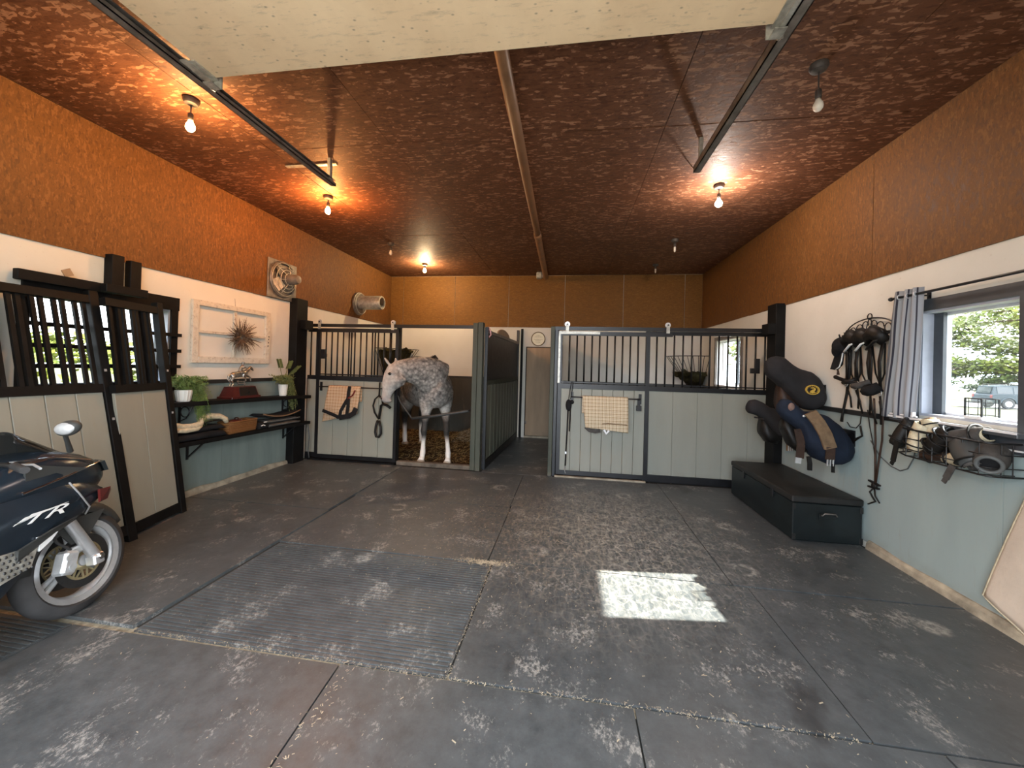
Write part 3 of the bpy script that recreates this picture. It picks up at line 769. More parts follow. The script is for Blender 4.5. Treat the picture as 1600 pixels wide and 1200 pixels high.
sr = thing('stall_grille', 'black barred stall front between the aisle post and the saddles', 'stall front', (1.3, 5.62, 0))
y = 5.63
obj('track', MB().box((-.26, 5.555, 2.10), (XR - .12, 5.59, 2.15)), M['black'], sr)
obj('aisle_post', MB().box((-.272, 5.54, 0), (-.215, 5.66, 2.15), .004), M['post_green'], sr)
obj('aisle_post', MB().box((-.212, 5.56, 0), (-.165, 5.66, 2.12), .004), M['black'], sr)
obj('middle_post', MB().box((1.06, y - .03, 0), (1.115, y + .03, 2.10)), M['black'], sr)
obj('top_rail', MB().box((1.115, y - .02, 2.05), (XR - .03, y + .02, 2.10)), M['black'], sr)
obj('middle_rail', MB().box((1.115, y - .02, 1.265), (XR - .01, y + .02, 1.33)), M['black'], sr)
obj('bar_rail', MB().box((1.115, y - .01, 1.345), (XR - .01, y + .01, 1.36)), M['black'], sr)
obj('bottom_rail', MB().box((1.115, y - .03, 0), (XR - .01, y + .03, .095)), M['black'], sr)
f = obj('bar', MB().cyl((1.21, y, 1.33), (1.21, y, 2.06), .012, n=8), M['bar_steel'], sr, smooth=True)
pieces('bar', f, [(.1165 * k, 0, 0) for k in range(1, 13)])
f = obj('board', MB().box((1.117, y - .012, .095), (1.437, y + .012, 1.265), .003), M['stall_board'], sr)
pieces('board', f, [(.322 * k, 0, 0) for k in range(1, 5)])
obj('latch', MB().box((2.42, y - .05, 1.55), (2.52, y - .012, 1.62)).box((2.47, y - .045, 1.55), (2.53, y - .012, 1.75)), M['black'], sr)
obj('sill_strip', MB().box((-.17, 5.52, -.005), (1.08, 5.56, .02)), M['concrete'], sr)

# solid sides of the stalls along the aisle
def side(label, x, y0, y1, tilt, boards_mat, rail_mat, aisle):
    t = thing('stall_partition', label, 'stall partition', (x, y0, 0), (0, 0, tilt)); L = y1 - y0
    k = dict(local=True)
    obj('post', MB().box((-.025, 0, 0), (.025, .06, 2.14)), M['black'], t, **k)
    obj('post', MB().box((-.025, L - .06, 0), (.025, L, 2.36)), M['black'], t, **k)
    obj('top_rail', MB().box((-.025, .06, 2.05), (.025, L - .06, 2.10)), rail_mat, t, **k)
    obj('middle_rail', MB().box((-.025, .06, 1.27), (.025, L - .06, 1.335)), M['black'] if not aisle else M['post_green'], t, **k)
    obj('bottom_rail', MB().box((-.025, .06, .0), (.025, L - .06, .12)), M['black'], t, **k)
    obj('upper_panel', MB().box((-.008, .06, 1.335), (.008, L - .06, 2.05)), M['black_trim'], t, **k)
    n = 11; w = (L - .12) / n
    f = obj('board', MB().box((-.022, .06 + .010, .12), (.022, .06 + w - .010, 1.27), .016), boards_mat, t, **k)
    pieces('board', f, [(0, w * q, 0) for q in range(1, n)])
    return t
side('dark stall side along the aisle, green-grey boards under a black panel', -1.245, 5.66, 8.42, -0.042, M['partition_board'], M['zinc'], True)
side('black stall side seen end-on behind the closed checked-cloth door', -.175, 5.67, 8.42, 0.0, M['partition_board'], M['black'], False)
tag(obj('wall_batten', MB().box((-1.075, YB - .05, 0), (-1.025, YB - .014, 2.40)), M['black_wood']), 'black upright batten on the back wall by the brown door', 'batten')
mb = MB(); mb.loft([[(-1.205 + dx, 6.35 + 1.25 * (1 - math.cos(PI * k / 14)) / 2 * 1.0, 2.10 + hh * math.sin(PI * k / 14)) for k in range(15)] + [(-1.205 + dx, 6.35 + 1.25 * k / 6, 2.10) for k in (5, 3, 1)] for dx, hh in ((-.012, .12), (.012, .12))])
tag(obj('arched_board', mb, M['brown_door']), 'brown arched board standing on top of the aisle stall side', 'board')
tag(obj('twine_loop', MB().tube([(-1.235, 5.72, 2.15), (-1.205, 5.74, 2.105), (-1.195, 5.75, 2.03), (-1.225, 5.73, 1.99)], .012, 8), M['pink'], smooth=True), 'pink twine knotted over the top rail of the stall side', 'twine')

# rubber tube and rope strung across the open doorway
sg = thing('stall_guard', 'black rubber tube on a rope strung across the open stall doorway', 'stall guard', (-2.0, 5.62, .66))
obj('tube', MB().tube([(-2.36, 5.60, .72), (-2.0, 5.60, .775), (-1.6, 5.60, .85), (-1.47, 5.60, .875)], .022, 10), M['bike_matt'], sg, smooth=True)
obj('rope', MB().tube([(-2.60, 5.60, 1.06), (-2.55, 5.59, .96), (-2.46, 5.60, .84), (-2.36, 5.60, .72)], .012, 8), M['grey_cloth'], sg, smooth=True)
obj('hook', MB().tube([(-1.47, 5.60, .875), (-1.44, 5.59, .90), (-1.425, 5.575, .96)], .009, 8), M['black'], sg, smooth=True)

# corner hay racks
def hay_rack(label, cx, cy, r, a0, a1, zt, zb, fill):
    t = thing('hay_rack', label, 'hay rack', (cx, cy, zb))
    def ring(z, rr): return [(cx + rr * math.cos(lerp(a0, a1, k / 12)), cy + rr * math.sin(lerp(a0, a1, k / 12)), z) for k in range(13)]
    obj('rim', MB().tube(ring(zt, r), .009, 6), M['black'], t, smooth=True)
    obj('rim', MB().tube(ring(zb + .05, r * .35), .008, 6), M['black'], t, smooth=True)
    for k in range(11):
        a = lerp(a0, a1, k / 10)
        obj('rack_bar', MB().tube([(cx + r * math.cos(a), cy + r * math.sin(a), zt), (cx + r * .35 * math.cos(a), cy + r * .35 * math.sin(a), zb + .05)], .006, 6), M['black'], t)
    h = MB(); random.seed(3)
    h.sheet(lambda u, v: (cx + r * (.28 + .55 * v) * math.cos(lerp(a0, a1, u)), cy + r * (.28 + .55 * v) * math.sin(lerp(a0, a1, u)), zb + .05 + (fill + .12 * noise.noise(V((u * 5, v * 4, cx)))) * v), 16, 8)
    h.sheet(lambda u, v: (cx + r * .83 * v * math.cos(lerp(a0, a1, u)), cy + r * .83 * v * math.sin(lerp(a0, a1, u)), zb + .05 + fill + .12 * noise.noise(V((u * 5, v * 4, cx + 4)))), 16, 8)
    tag(obj('hay', h, M['hay'], t), kind='stuff'); return t
hay_rack('wire corner hay rack behind the horse, full of dark hay', XL + .05, YB - .06, .70, -PI / 2, 0, 1.88, 1.20, .60)
hay_rack('wire corner hay rack seen through the bars by the stall window', XR - .07, YB - .06, .64, -PI, -PI / 2, 1.86, 1.22, .25)

# bedding
mb = MB(); random.seed(5)
def bed(u, v):
    x, y = lerp(XL + .03, -1.315, u), lerp(5.70, YB - .05, v)
    heap = .26 * math.exp(-((x + 1.75) ** 2 + (y - 7.4) ** 2) / .30)
    return (x, y, .015 + .035 * abs(noise.noise(V((x * 2.4, y * 2.4, 0)))) + heap + .05 * max(0, v - .5))
mb.sheet(bed, 40, 40)
for k in range(7000):
    if random.random() < .42: x, y = random.gauss(-1.78, .30), random.gauss(7.3, .36)
    else: x, y = random.uniform(XL + .1, -1.33), random.uniform(5.73, YB - .1)
    if not (XL + .05 < x < -1.31 and 5.80 < y < YB - .2): continue
    z = bed((x - XL - .03) / (-1.315 - XL - .03), (y - 5.70) / (YB - .05 - 5.70))[2]
    a = random.uniform(0, PI); l = random.uniform(.03, .11); w = random.uniform(.002, .004)
    dx, dy, dz = math.cos(a) * l, math.sin(a) * l, random.uniform(-.02, .025)
    z += .008 + random.uniform(0, .02)
    mb.mi = 2 if (x > -2.1 and y > 6.9 and random.random() < .6) else 1 if random.random() < .7 else 0
    px, py = -math.sin(a) * w, math.cos(a) * w
    mb.quad([(x - px, y - py, z), (x + dx - px, y + dy - py, z + dz), (x + dx + px, y + dy + py, z + dz + .002), (x + px, y + py, z + .003)])
tag(obj('straw_bedding', mb, [M['shavings'], M['straw'], M['chaff']]), 'brown trodden straw bedding heaped under the grey horse', 'bedding', kind='stuff')
mb = MB(); mb.sheet(lambda u, v: (lerp(-.13, XR - .04, u), lerp(5.68, YB - .04, v), .01 + .04 * abs(noise.noise(V((u * 6, v * 6, 3))))), 20, 20)
tag(obj('shavings_bedding', mb, [M['shavings']]), 'brown bedding on the floor of the stall behind the closed door', 'bedding', kind='stuff')

# cloths over the door rails
def cloth(label, mat, xs0, xs1, yb, z, drop_l, drop_r, flare, seed, name='checked_cloth'):
    """cloth folded over a rail: front fall, fold, back fall"""
    def f(u, v):
        x = lerp(xs0, xs1, u); drop = lerp(drop_l, drop_r, u); s = v * 1.25
        wob = .010 * math.sin(u * 9 + seed) * min(1, abs(s - .25)) + .014 * noise.noise(V((u * 3, v * 3, seed)))
        if s < .25:                                          # back fall, short
            return (x, yb + .024 + wob * .2, z - drop * .55 * (1 - s / .25) - .0)
        k = (s - .25)
        if k < .06: 
            a = PI * k / .06; return (x, yb + .014 * math.cos(a) + .008, z + .016 * math.sin(a))
        k = (k - .06) / .94
        return (x + flare[0] * k * (1 - u) + flare[1] * k * u, yb - .016 - .022 * k + wob - .012 * math.sin(PI * k), z - drop * k)
    return obj(name, MB().sheet(f, 26, 44), mat, smooth=True, solid=.007)
t = cloth('', M['plaid_warm'], -3.70, -3.16, 5.515, 1.17, .55, .40, (-.08, -.03), 1.0)
tag(t, 'red-brown checked cloth with dark straps hung on the slid-back stall door', 'horse blanket')
yb = 5.515
def strap(parent, pts, w, mat, name='strap'):
    pts = [V(p) for p in pts]; L = []; R = []
    for i, p in enumerate(pts):
        d = (pts[min(i + 1, len(pts) - 1)] - pts[max(i - 1, 0)]); d.y = 0; d.normalize(); n = V((-d.z, 0, d.x)) * (w / 2)
        L.append(p + n); R.append(p - n)
    return obj(name, MB().sheet(lambda u, v: (L if v < .5 else R)[int(round(u * (len(pts) - 1)))], len(pts) - 1, 1), mat, parent, solid=.006)
yy = yb - .062
strap(t, [(-3.335, yb - .03, 1.186), (-3.335, yy + .005, 1.10), (-3.34, yy, 1.0), (-3.40, yy, .90), (-3.45, yy - .006, .80), (-3.47, yy - .006, .70)], .05, M['black_cloth'])
strap(t, [(-3.33, yy - .003, 1.0), (-3.33, yy - .008, .88), (-3.345, yy - .010, .76), (-3.35, yy - .01, .70)], .05, M['black_cloth'])
strap(t, [(-3.76, yy + .002, .80), (-3.66, yy - .006, .77), (-3.55, yy - .008, .735), (-3.47, yy - .008, .70)], .05, M['black_cloth'])
strap(t, [(-3.47, yy - .012, .70), (-3.40, yy - .016, .715), (-3.30, yy - .016, .735), (-3.23, yy - .012, .78), (-3.20, yy - .004, .86)], .075, M['black_cloth'], 'dark_hem')
strap(t, [(-3.335, yy - .006, 1.0), (-3.26, yy - .008, 1.05), (-3.22, yy - .004, 1.13)], .022, M['red_lens'], 'red_trim')
t = cloth('', M['plaid'], .195, .815, 5.495, 1.155, .42, .47, (.05, .01), 4.0)
tag(t, 'cream and brown checked cloth hung on the closed stall door', 'horse blanket')
yy = 5.495 - .06
strap(t, [(.245, yy + .02, .745), (.30, yy + .012, .70), (.38, yy + .008, .685), (.45, yy + .014, .70)], .05, M['grey_cloth'], 'lining')
strap(t, [(.50, yy + .02, .715), (.53, yy + .012, .665), (.565, yy + .02, .71)], .03, M['white_trim'], 'label_tab')
strap(t, [(.47, yy - .01, .80), (.55, yy - .016, .81), (.65, yy - .018, .805), (.80, yy - .014, .80)], .012, M['tan_girth'], 'seam')

# halters and leads hanging on the doors
h = thing('halter', 'black halter with looped lead hanging beside the horse\'s nose', 'halter', (-2.86, 5.53, .42))
obj('hanging_strap', MB().tube([(-2.865, 5.53, 1.26), (-2.865, 5.525, 1.16), (-2.865, 5.52, 1.06)], .019, 8, flat=.5), M['leather'], h, smooth=True)
obj('cheek_strap', MB().tube([(-2.865, 5.52, 1.06), (-2.93, 5.515, 1.0), (-2.955, 5.51, .90), (-2.93, 5.51, .80), (-2.865, 5.515, .70)], .021, 8, flat=.5), M['leather'], h, smooth=True)
obj('cheek_strap', MB().tube([(-2.865, 5.52, 1.06), (-2.81, 5.51, 1.0), (-2.795, 5.51, .93)], .021, 8, flat=.5), M['leather'], h, smooth=True)
obj('noseband', MB().tube([(-2.85, 5.505, .70), (-2.83, 5.50, .82), (-2.815, 5.49, .91), (-2.77, 5.48, .935), (-2.71, 5.475, .915), (-2.655, 5.475, .88)], .028, 8, flat=.6), M['leather'], h, smooth=True)
obj('buckle', MB().torus((-2.86, 5.50, .69), .022, .005, 'y', 14, 6), M['brass'], h, smooth=True)
obj('lead_loop', MB().tube([(-2.87, 5.505, .68), (-2.895, 5.505, .60), (-2.905, 5.505, .50), (-2.885, 5.505, .43), (-2.845, 5.505, .425), (-2.815, 5.505, .48), (-2.82, 5.505, .58), (-2.85, 5.505, .68)], .019, 8), M['leather'], h, smooth=True)
h = thing('lead_rope', 'black halter and thin lead hanging down the closed stall door', 'lead rope', (.015, 5.52, .14))
obj('loop', MB().tube([(.04, 5.54, 1.36), (.02, 5.53, 1.25), (.005, 5.525, 1.12)], .006, 6), M['black_cloth'], h, smooth=True)
obj('loop', MB().tube([(.06, 5.54, 1.36), (.055, 5.53, 1.25), (.03, 5.525, 1.12)], .006, 6), M['black_cloth'], h, smooth=True)
obj('knot', MB().ell((.005, 5.515, 1.03), (.042, .028, .085), 12, 10).ell((.045, 5.515, 1.075), (.035, .024, .03), 12, 8), M['black_cloth'], h, smooth=True)
obj('tail', MB().tube([(.03, 5.52, 1.0), (.028, 5.52, .85), (.024, 5.52, .66)], .013, 8, flat=.6), M['black_cloth'], h, smooth=True)
obj('cord', MB().tube([(.0, 5.52, 1.0), (-.005, 5.52, .7), (-.015, 5.52, .4), (-.02, 5.52, .17)], .010, 8), M['black_cloth'], h, smooth=True)
obj('snap', MB().box((-.028, 5.51, .34), (-.008, 5.53, .37)).tube([(-.02, 5.52, .17), (-.03, 5.52, .12), (-.015, 5.52, .06)], .006, 6), M['silver'], h)
# ------------------------------------------------------------------ the dapple grey horse
def ering(c, d, rx, rz, up=(0, 0, 1), n=20, e=2.0):
    """ellipse ring round c, perpendicular to d; rx across, rz along up"""
    c, d, up = V(c), V(d).normalized(), V(up); x = d.cross(up).normalized(); y = x.cross(d).normalized()
    out = []
    for k in range(n):
        a = 2 * PI * k / n; ca, sa = math.cos(a), math.sin(a)
        out.append(c + x * rx * math.copysign(abs(ca) ** (2 / e), ca) + y * rz * math.copysign(abs(sa) ** (2 / e), sa))
    return out
C1 = V((-2.005, 5.84, 0)); AX = V((0.60, -0.80, 0)).normalized(); RT = V((AX.y, -AX.x, 0))   # chest, forward, its right side
def HP(t, w, z): return C1 - AX * t + RT * w + V((0, 0, z))
hb = MB()
trunk = [(-.06, 1.12, .06, .10), (0, 1.11, .15, .19), (.10, 1.13, .25, .27), (.28, 1.19, .315, .355), (.46, 1.215, .335, .415), (.62, 1.205, .34, .415), (.9, 1.165, .335, .385),
         (1.2, 1.165, .335, .365), (1.42, 1.22, .30, .325), (1.6, 1.235, .255, .29), (1.74, 1.21, .18, .22), (1.82, 1.18, .09, .12)]
def tring(t, z, rx, rz):
    c = HP(t, 0, z); k = min(1, max(0, (1.5 - t) / .5)); out = []
    for i in range(22):
        a = 2 * PI * i / 22; ca, sa = math.cos(a), math.sin(a); w = rx * (1 - .48 * k * max(0, sa) ** 1.3)
        out.append(c + RT * (w * math.copysign(abs(ca) ** .92, ca)) + V((0, 0, rz * math.copysign(abs(sa) ** .92, sa))))
    return out
hb.loft([tring(*a) for a in trunk])
hb.loft([ering(HP(t, 0, z), AX, rx, rz) for t, z, rx, rz in [(.15, 1.45, .04, .06), (.32, 1.555, .07, .105), (.46, 1.60, .065, .115), (.62, 1.56, .06, .09), (.8, 1.49, .04, .06)]])
# neck bent to its right, head hanging beside the door
nk = [((-2.10, 6.02, 1.28), .19, .34), ((-2.18, 5.90, 1.36), .175, .31), ((-2.27, 5.79, 1.425), .155, .265), ((-2.38, 5.69, 1.455), .13, .215), ((-2.49, 5.62, 1.455), .11, .180), ((-2.59, 5.57, 1.45), .10, .155), ((-2.67, 5.545, 1.45), .09, .12)]
ns = [V(a[0]) for a in nk]
hb.loft([ering(ns[i], ns[min(i + 1, 6)] - ns[max(i - 1, 0)], nk[i][1], nk[i][2]) for i in range(7)])
hd = [((-2.665, 5.55, 1.545), .055, .075), ((-2.655, 5.535, 1.49), .095, .10), ((-2.640, 5.51, 1.41), .138, .10), ((-2.605, 5.485, 1.315), .182, .105), ((-2.617, 5.465, 1.235), .170, .09), ((-2.672, 5.45, 1.16), .100, .064), ((-2.695, 5.435, 1.09), .078, .056), ((-2.705, 5.425, 1.03), .072, .057), ((-2.705, 5.42, .985), .058, .050), ((-2.70, 5.42, .962), .03, .028)]
hs = [V(a[0]) for a in hd]
HX = V((1, .12, 0)).normalized()
def hring(c, rx, ry): 
    y = V((-.12, 1, 0)).normalized()
    return [V(c) + HX * rx * math.cos(2 * PI * k / 18) + y * ry * math.sin(2 * PI * k / 18) for k in range(18)]
hb.loft([hring(a, b, c) for a, b, c in hd])
hb.ell((-2.63, 5.415, 1.40), (.05, .032, .038)); hb.ell((-2.545, 5.44, 1.28), (.07, .052, .085)); hb.ell((-2.755, 5.40, 1.03), (.026, .025, .022)); hb.ell((-2.655, 5.42, .995), (.05, .042, .03))
for c, tip in (((-2.705, 5.50, 1.535), (-2.785, 5.47, 1.655)), ((-2.63, 5.58, 1.56), (-2.645, 5.60, 1.67))):
    c, tip = V(c), V(tip)
    hb.tube([c, lerp(c, tip, .35), lerp(c, tip, .7), tip], [.030, .046, .034, .006], 8, flat=.5)
# legs
def leg(ch): hb.tube([c for c, r in ch], [r for c, r in ch], 12)
RF = V((-2.255, 5.77, 0)); LF = V((-1.83, 5.78, 0))
for hoof, w in ((RF, .15), (LF, -.15)):
    top = HP(.22, w, 1.12); elb = HP(.20, w * 1.02, .90); kn = lerp(V((elb.x, elb.y, .50)), V((hoof.x, hoof.y, .50)), .55); fl = V((lerp(kn.x, hoof.x, .8), lerp(kn.y, hoof.y + .03, .8), .165))
    leg([(top, .15), (elb, .118), (lerp(elb, kn, .35), .072), (lerp(elb, kn, .75), .050), (kn + V((0, -.01, 0)), .053), (kn - V((0, 0, .07)), .041), (lerp(kn, fl, .5), .034), (lerp(kn, fl, .85), .038), (fl, .047), (lerp(fl, hoof, .45), .040), (V((hoof.x, hoof.y - .02, .06)), .052), (V((hoof.x, hoof.y - .03, .048)), .054)])
for s in (1, -1):
    hf = HP(1.62, s * .16 + .02, 0)
    leg([(HP(1.45, s * .13, 1.16), .20), (HP(1.36, s * .17, .92), .155), (HP(1.50, s * .17, .72), .10), (HP(1.64, s * .165, .56), .068), (HP(1.66, s * .16, .50), .060), (HP(1.65, s * .16, .42), .048), (HP(1.63, s * .16, .28), .041), (HP(1.61, s * .16, .16), .050), (HP(1.585, s * .16, .09), .042), (HP(1.57, s * .16, .045), .055)])
horse = thing('horse', 'dapple grey horse with white socks standing in the stall, head turned to the door', 'horse', (-2.4, 6.4, 0))
body = obj('body', hb, M['coat'], horse); fuse(body, .014, 5)
for hx in (V((RF.x, RF.y - .03, 0)), V((LF.x, LF.y - .03, 0)), HP(1.565, .16, 0), HP(1.565, -.16, 0)):
    obj('hoof', MB().loft([[(hx.x + r * math.cos(a), hx.y + r * math.sin(a) - dy, z) for a in [2 * PI * k / 14 for k in range(14)]] for r, z, dy in ((.070, .012, .012), (.066, .03, .008), (.055, .066, 0))]), M['horn'], horse, smooth=True, auto=40)
obj('eye', MB().ell((-2.640, 5.392, 1.40), (.030, .016, .021), 12, 8), M['eye'], horse, smooth=True)
obj('eye', MB().ell((-2.63, 5.59, 1.40), (.02, .012, .016), 12, 8), M['eye'], horse, smooth=True)
obj('nostril', MB().ell((-2.752, 5.388, 1.03), (.013, .018, .017), 10, 8), M['eye'], horse, smooth=True)
mn = MB(); random.seed(21)
crest = [V((-2.66, 5.56, 1.555)), V((-2.57, 5.60, 1.605)), V((-2.47, 5.65, 1.635)), V((-2.36, 5.72, 1.665)), V((-2.27, 5.82, 1.655)), V((-2.20, 5.93, 1.66)), V((-2.20, 6.08, 1.68)), V((-2.235, 6.22, 1.70))]
mn.loft([ering(c, crest[min(i + 1, 7)] - crest[max(i - 1, 0)], .012, (.012, .014, .014, .014, .014, .018, .034, .014)[i], n=8) for i, c in enumerate(crest)])
for k in range(40):
    u = random.uniform(0, 6.99); i = int(u); c = lerp(crest[i], crest[i + 1], u - i) + V((random.uniform(-.02, .02), .02, 0))
    mn.tube([c, c + V((random.uniform(-.02, .02), .05, -.03)), c + V((random.uniform(-.03, .03), .085, -.10 - random.random() * .08))], [.007, .006, .001], 5)
obj('mane', mn, M['mane'], horse, smooth=True)
tl = MB(); p0 = HP(1.78, 0, 1.36)
tl.tube([p0, p0 - AX * .10 + V((0, 0, -.03)), p0 - AX * .15 + V((0, 0, -.25)), p0 - AX * .14 + V((0, 0, -.55)), p0 - AX * .10 + V((0, 0, -.85))], [.04, .05, .065, .06, .012], 10)
obj('tail', tl, M['mane'], horse, smooth=True)
# ------------------------------------------------------------------ overhead door, tracks, pipe, lamps, fans
od = thing('overhead_door', 'cream plywood overhead door swung up flat under the ceiling', 'garage door', (-.65, 1.0, 3.33))
n = 3; w = (2.15 + .15) / n
f = obj('panel', MB().box((-2.32, 2.15 - w + .002, 3.36), (1.03, 2.15 - .002, 3.385), .002), M['cream_ply'], od)
pieces('panel', f, [(0, -w, 0), (0, -2 * w, 0)])
f = obj('batten', MB().box((-2.30, -.1, 3.385), (-2.22, 2.13, 3.43)), M['black_wood'], od)
pieces('batten', f, [(1.62, 0, 0), (3.24, 0, 0)])
for x, s in ((-2.33, -1), (1.03, 1)):
    b = obj('track_bracket', MB().box((min(x, x + s * .045), 1.98, 3.345), (max(x, x + s * .045), 2.16, 3.353)).box((x - .035, 2.0, 3.352), (x + .035, 2.17, 3.36)).box((x + s * .04, 2.06, 3.345), (x + s * .05, 2.16, 3.42)), M['galv'], od)
    xm = x - s * .015
    obj('hanger_plate', MB().box((xm - .042, 2.166, 3.30), (xm + .042, 2.172, 3.405)).cyl((xm + s * .03, 2.155, 3.315), (xm + s * .03, 2.19, 3.315), .012, n=8).box((xm - .03, 2.10, 3.298), (xm + .03, 2.17, 3.304)), M['galv'], b)
    obj('roller', MB().cyl((x - s * .06, 2.13, 3.37), (x + s * .085, 2.13, 3.37), .008, n=8).cyl((x + s * .06, 2.13, 3.37), (x + s * .085, 2.13, 3.37), .022, n=12), M['galv'], b)
def track(label, x, s, y1):
    t = thing('door_track', label, 'door track', (x, 1.6, 3.32))
    z = 3.37
    obj('channel', MB().box((x - .028, FY - .1, z - .032), (x + .028, y1, z - .026)).box((x - .028, FY - .1, z - .032), (x - .022, y1, z + .03)).box((x + .022, FY - .1, z - .032), (x + .028, y1, z - .004)).box((x - .028, FY - .1, z + .024), (x + .02, y1, z + .03)), M['zinc'], t)
    return t
tk = track('long steel door track with a perforated hanger at its end, by the orange-lit bulb', -2.42, 1, 3.58)
st = obj('hanger_strap', MB().box((-2.99, 3.60, ZC - .012), (-2.42, 3.64, ZC - .004)).box((-2.44, 3.50, 3.36), (-2.41, 3.54, ZC - .006)), M['galv'], tk)
tk = track('steel door track ending beside the bright white-lit bulb', 1.085, -1, 3.64)
obj('end_wire', MB().tube([(1.085, 3.64, 3.36), (1.10, 3.80, 3.47), (1.11, 3.95, ZC - .004)], .005, 6), M['galv'], tk)
obj('hanger_strap', MB().box((1.07, 3.52, 3.38), (1.10, 3.55, ZC - .004)), M['galv'], tk)

pp = thing('ceiling_pipe', 'brown pipe running along the middle of the ceiling to the back wall', 'pipe', (-.5, 5.0, 3.44))
obj('pipe', MB().tube([(-.435, .3, 3.51), (-.47, 2.5, 3.51), (-.51, 5.6, 3.51)], .047, 16), M['pipe'], pp, smooth=True)
obj('pipe', MB().tube([(-.51, 5.6, 3.505), (-.545, 8.22, 3.485)], .053, 16, caps=False), M['pipe'], pp, smooth=True)
obj('coupling', MB().tube([(-.511, 5.58, 3.507), (-.512, 5.72, 3.507)], .058, 16), M['pipe'], pp, smooth=True)
obj('end_opening_shade', MB().tube([(-.545, 8.19, 3.485), (-.545, 8.215, 3.485)], .052, 16), M['black'], pp, smooth=True)  # black disc paints the shade inside the open pipe end
obj('end_clamp', MB().box((-.74, 8.1, 3.44), (-.62, 8.22, ZC - .01), .02).box((-.62, 8.12, 3.47), (-.58, 8.2, 3.53)), M['galv'], pp)

def bulb(label, x, y, zb, col=None, power=0, rad=.030, odd=False):
    """a bare lamp: ceiling box, short stem, socket and bulb"""
    t = thing('ceiling_lamp', label, 'light bulb', (x, y, zb - .05), group=None)
    zt = ZC - .004
    obj('ceiling_box', MB().lathe([(.052, zt), (.055, zt - .02), (.045, zt - .04), (.02, zt - .05)], (x, y, 0), 'z', 16), M['ceramic_base'], t, smooth=True, auto=40)
    obj('stem', MB().cyl((x, y, zt - .05), (x, y, zb + .085), .005, n=6), M['socket'], t)
    obj('socket', MB().lathe([(.012, zb + .095), (.019, zb + .085), (.019, zb + .04), (.016, zb + .032)], (x, y, 0), 'z', 12), M['socket'], t, smooth=True)
    m = M['bulb_off'] if col is None else emit('lit_bulb_%d' % int(abs(x * 100) + y * 10), col, power / (PI * 4 * PI * rad * rad))
    obj('bulb', MB().lathe([(.013, zb + .035), (.018, zb + .02), (rad * .93, zb), (rad, zb - .016), (rad * .9, zb - .032), (rad * .55, zb - .046), (.002, zb - .051)], (x, y, 0), 'z', 14), m, t, smooth=True)
bulb('lit warm bulb under the ceiling, between the door track and the side wall', -3.00, 2.60, 3.385, (1.0, .55, .22), 44)
bulb('lit bulb casting an orange glow at the end of the door track', -2.985, 4.32, 3.42, (1.0, .40, .12), 75)
bulb('small unlit white bulb, second from the back wall on the horse\'s side', -3.03, 6.09, 3.43, None, 0, .026)
bulb('lit bulb close to the back wall, casting a pale yellow patch', -2.94, 7.40, 3.46, (1.0, .70, .38), 62)
bulb('large bright white lit bulb beyond the end of the door track', 1.56, 4.44, 3.40, (1.0, .82, .70), 58, .036)
bulb('unlit twisted white bulb nearest the side window', 1.57, 2.77, 3.33, None, 0, .030)
bulb('small dark bulb on a pale box, beyond the bright white-lit bulb', 1.565, 6.22, 3.44, None, 0, .018)
bulb('tiny dark bulb in the far corner near the back wall', 1.585, 7.66, 3.47, None, 0, .016)

# fans on the side wall
fx = XL + .014
fn = thing('exhaust_fan', 'square wall fan with a round wire guard, above the old window frame', 'fan', (fx, 5.03, 2.45))
obj('mount_plate', MB().box((fx, 4.75, 2.44), (fx + .02, 5.31, 2.99), .004), M['zinc'], fn)
obj('shroud', MB().torus((fx + .03, 5.03, 2.73), .245, .018, 'x', 32, 8), M['zinc'], fn, smooth=True)
for k in range(4):
    R_ = .235 - .05 * k
    obj('guard_ring', MB().torus((fx + .05 + .025 * k, 5.03, 2.73), R_, .005, 'x', 28, 6), M['galv'], fn, smooth=True)
for k in range(6):
    a = k * PI / 3 + .2
    obj('guard_spoke', MB().tube([(fx + .05, 5.03 + .24 * math.cos(a), 2.73 + .24 * math.sin(a)), (fx + .13, 5.03 + .07 * math.cos(a), 2.73 + .07 * math.sin(a))], .005, 6), M['galv'], fn, smooth=True)
for k in range(4):
    a = k * PI / 2 + .6; c = V((fx + .04, 5.03, 2.73)); d = V((0, math.cos(a), math.sin(a))); e = V((.02, -math.sin(a) * .07, math.cos(a) * .07))
    obj('blade', MB().hexa([c + d * .05 - e, c + d * .21 - e * 1.2, c + d * .21 - e * 1.2 + V((.004, 0, 0)), c + d * .05 - e + V((.004, 0, 0))], [c + d * .05 + e, c + d * .21 + e * 1.2, c + d * .21 + e * 1.2 + V((.004, 0, 0)), c + d * .05 + e + V((.004, 0, 0))]), M['old_white'] if k == 2 else M['zinc'], fn)
obj('motor', MB().lathe([(.04, .06), (.072, .08), (.072, .23), (.055, .275), (.02, .285)], (fx, 5.03, 2.73), 'x', 18), M['zinc'], fn, smooth=True, auto=45)
bf = thing('barrel_fan', 'round-flanged barrel fan jutting from the strand board above the horse\'s stall', 'fan', (fx, 7.07, 2.5))
obj('flange', MB().lathe([(.20, 0), (.225, .015), (.225, .05), (.19, .06), (.05, .06)], (fx, 7.07, 2.72), 'x', 26), M['zinc'], bf, smooth=True, auto=40)
obj('guard_ring', MB().torus((fx + .075, 7.07, 2.72), .20, .006, 'x', 28, 6), M['galv'], bf, smooth=True)
obj('barrel', MB().lathe([(.125, .05), (.135, .10), (.135, .50), (.128, .515), (.105, .515), (.10, .44)], (fx, 7.07, 2.74), 'x', 24, caps=True), M['galv'], bf, smooth=True, auto=40)
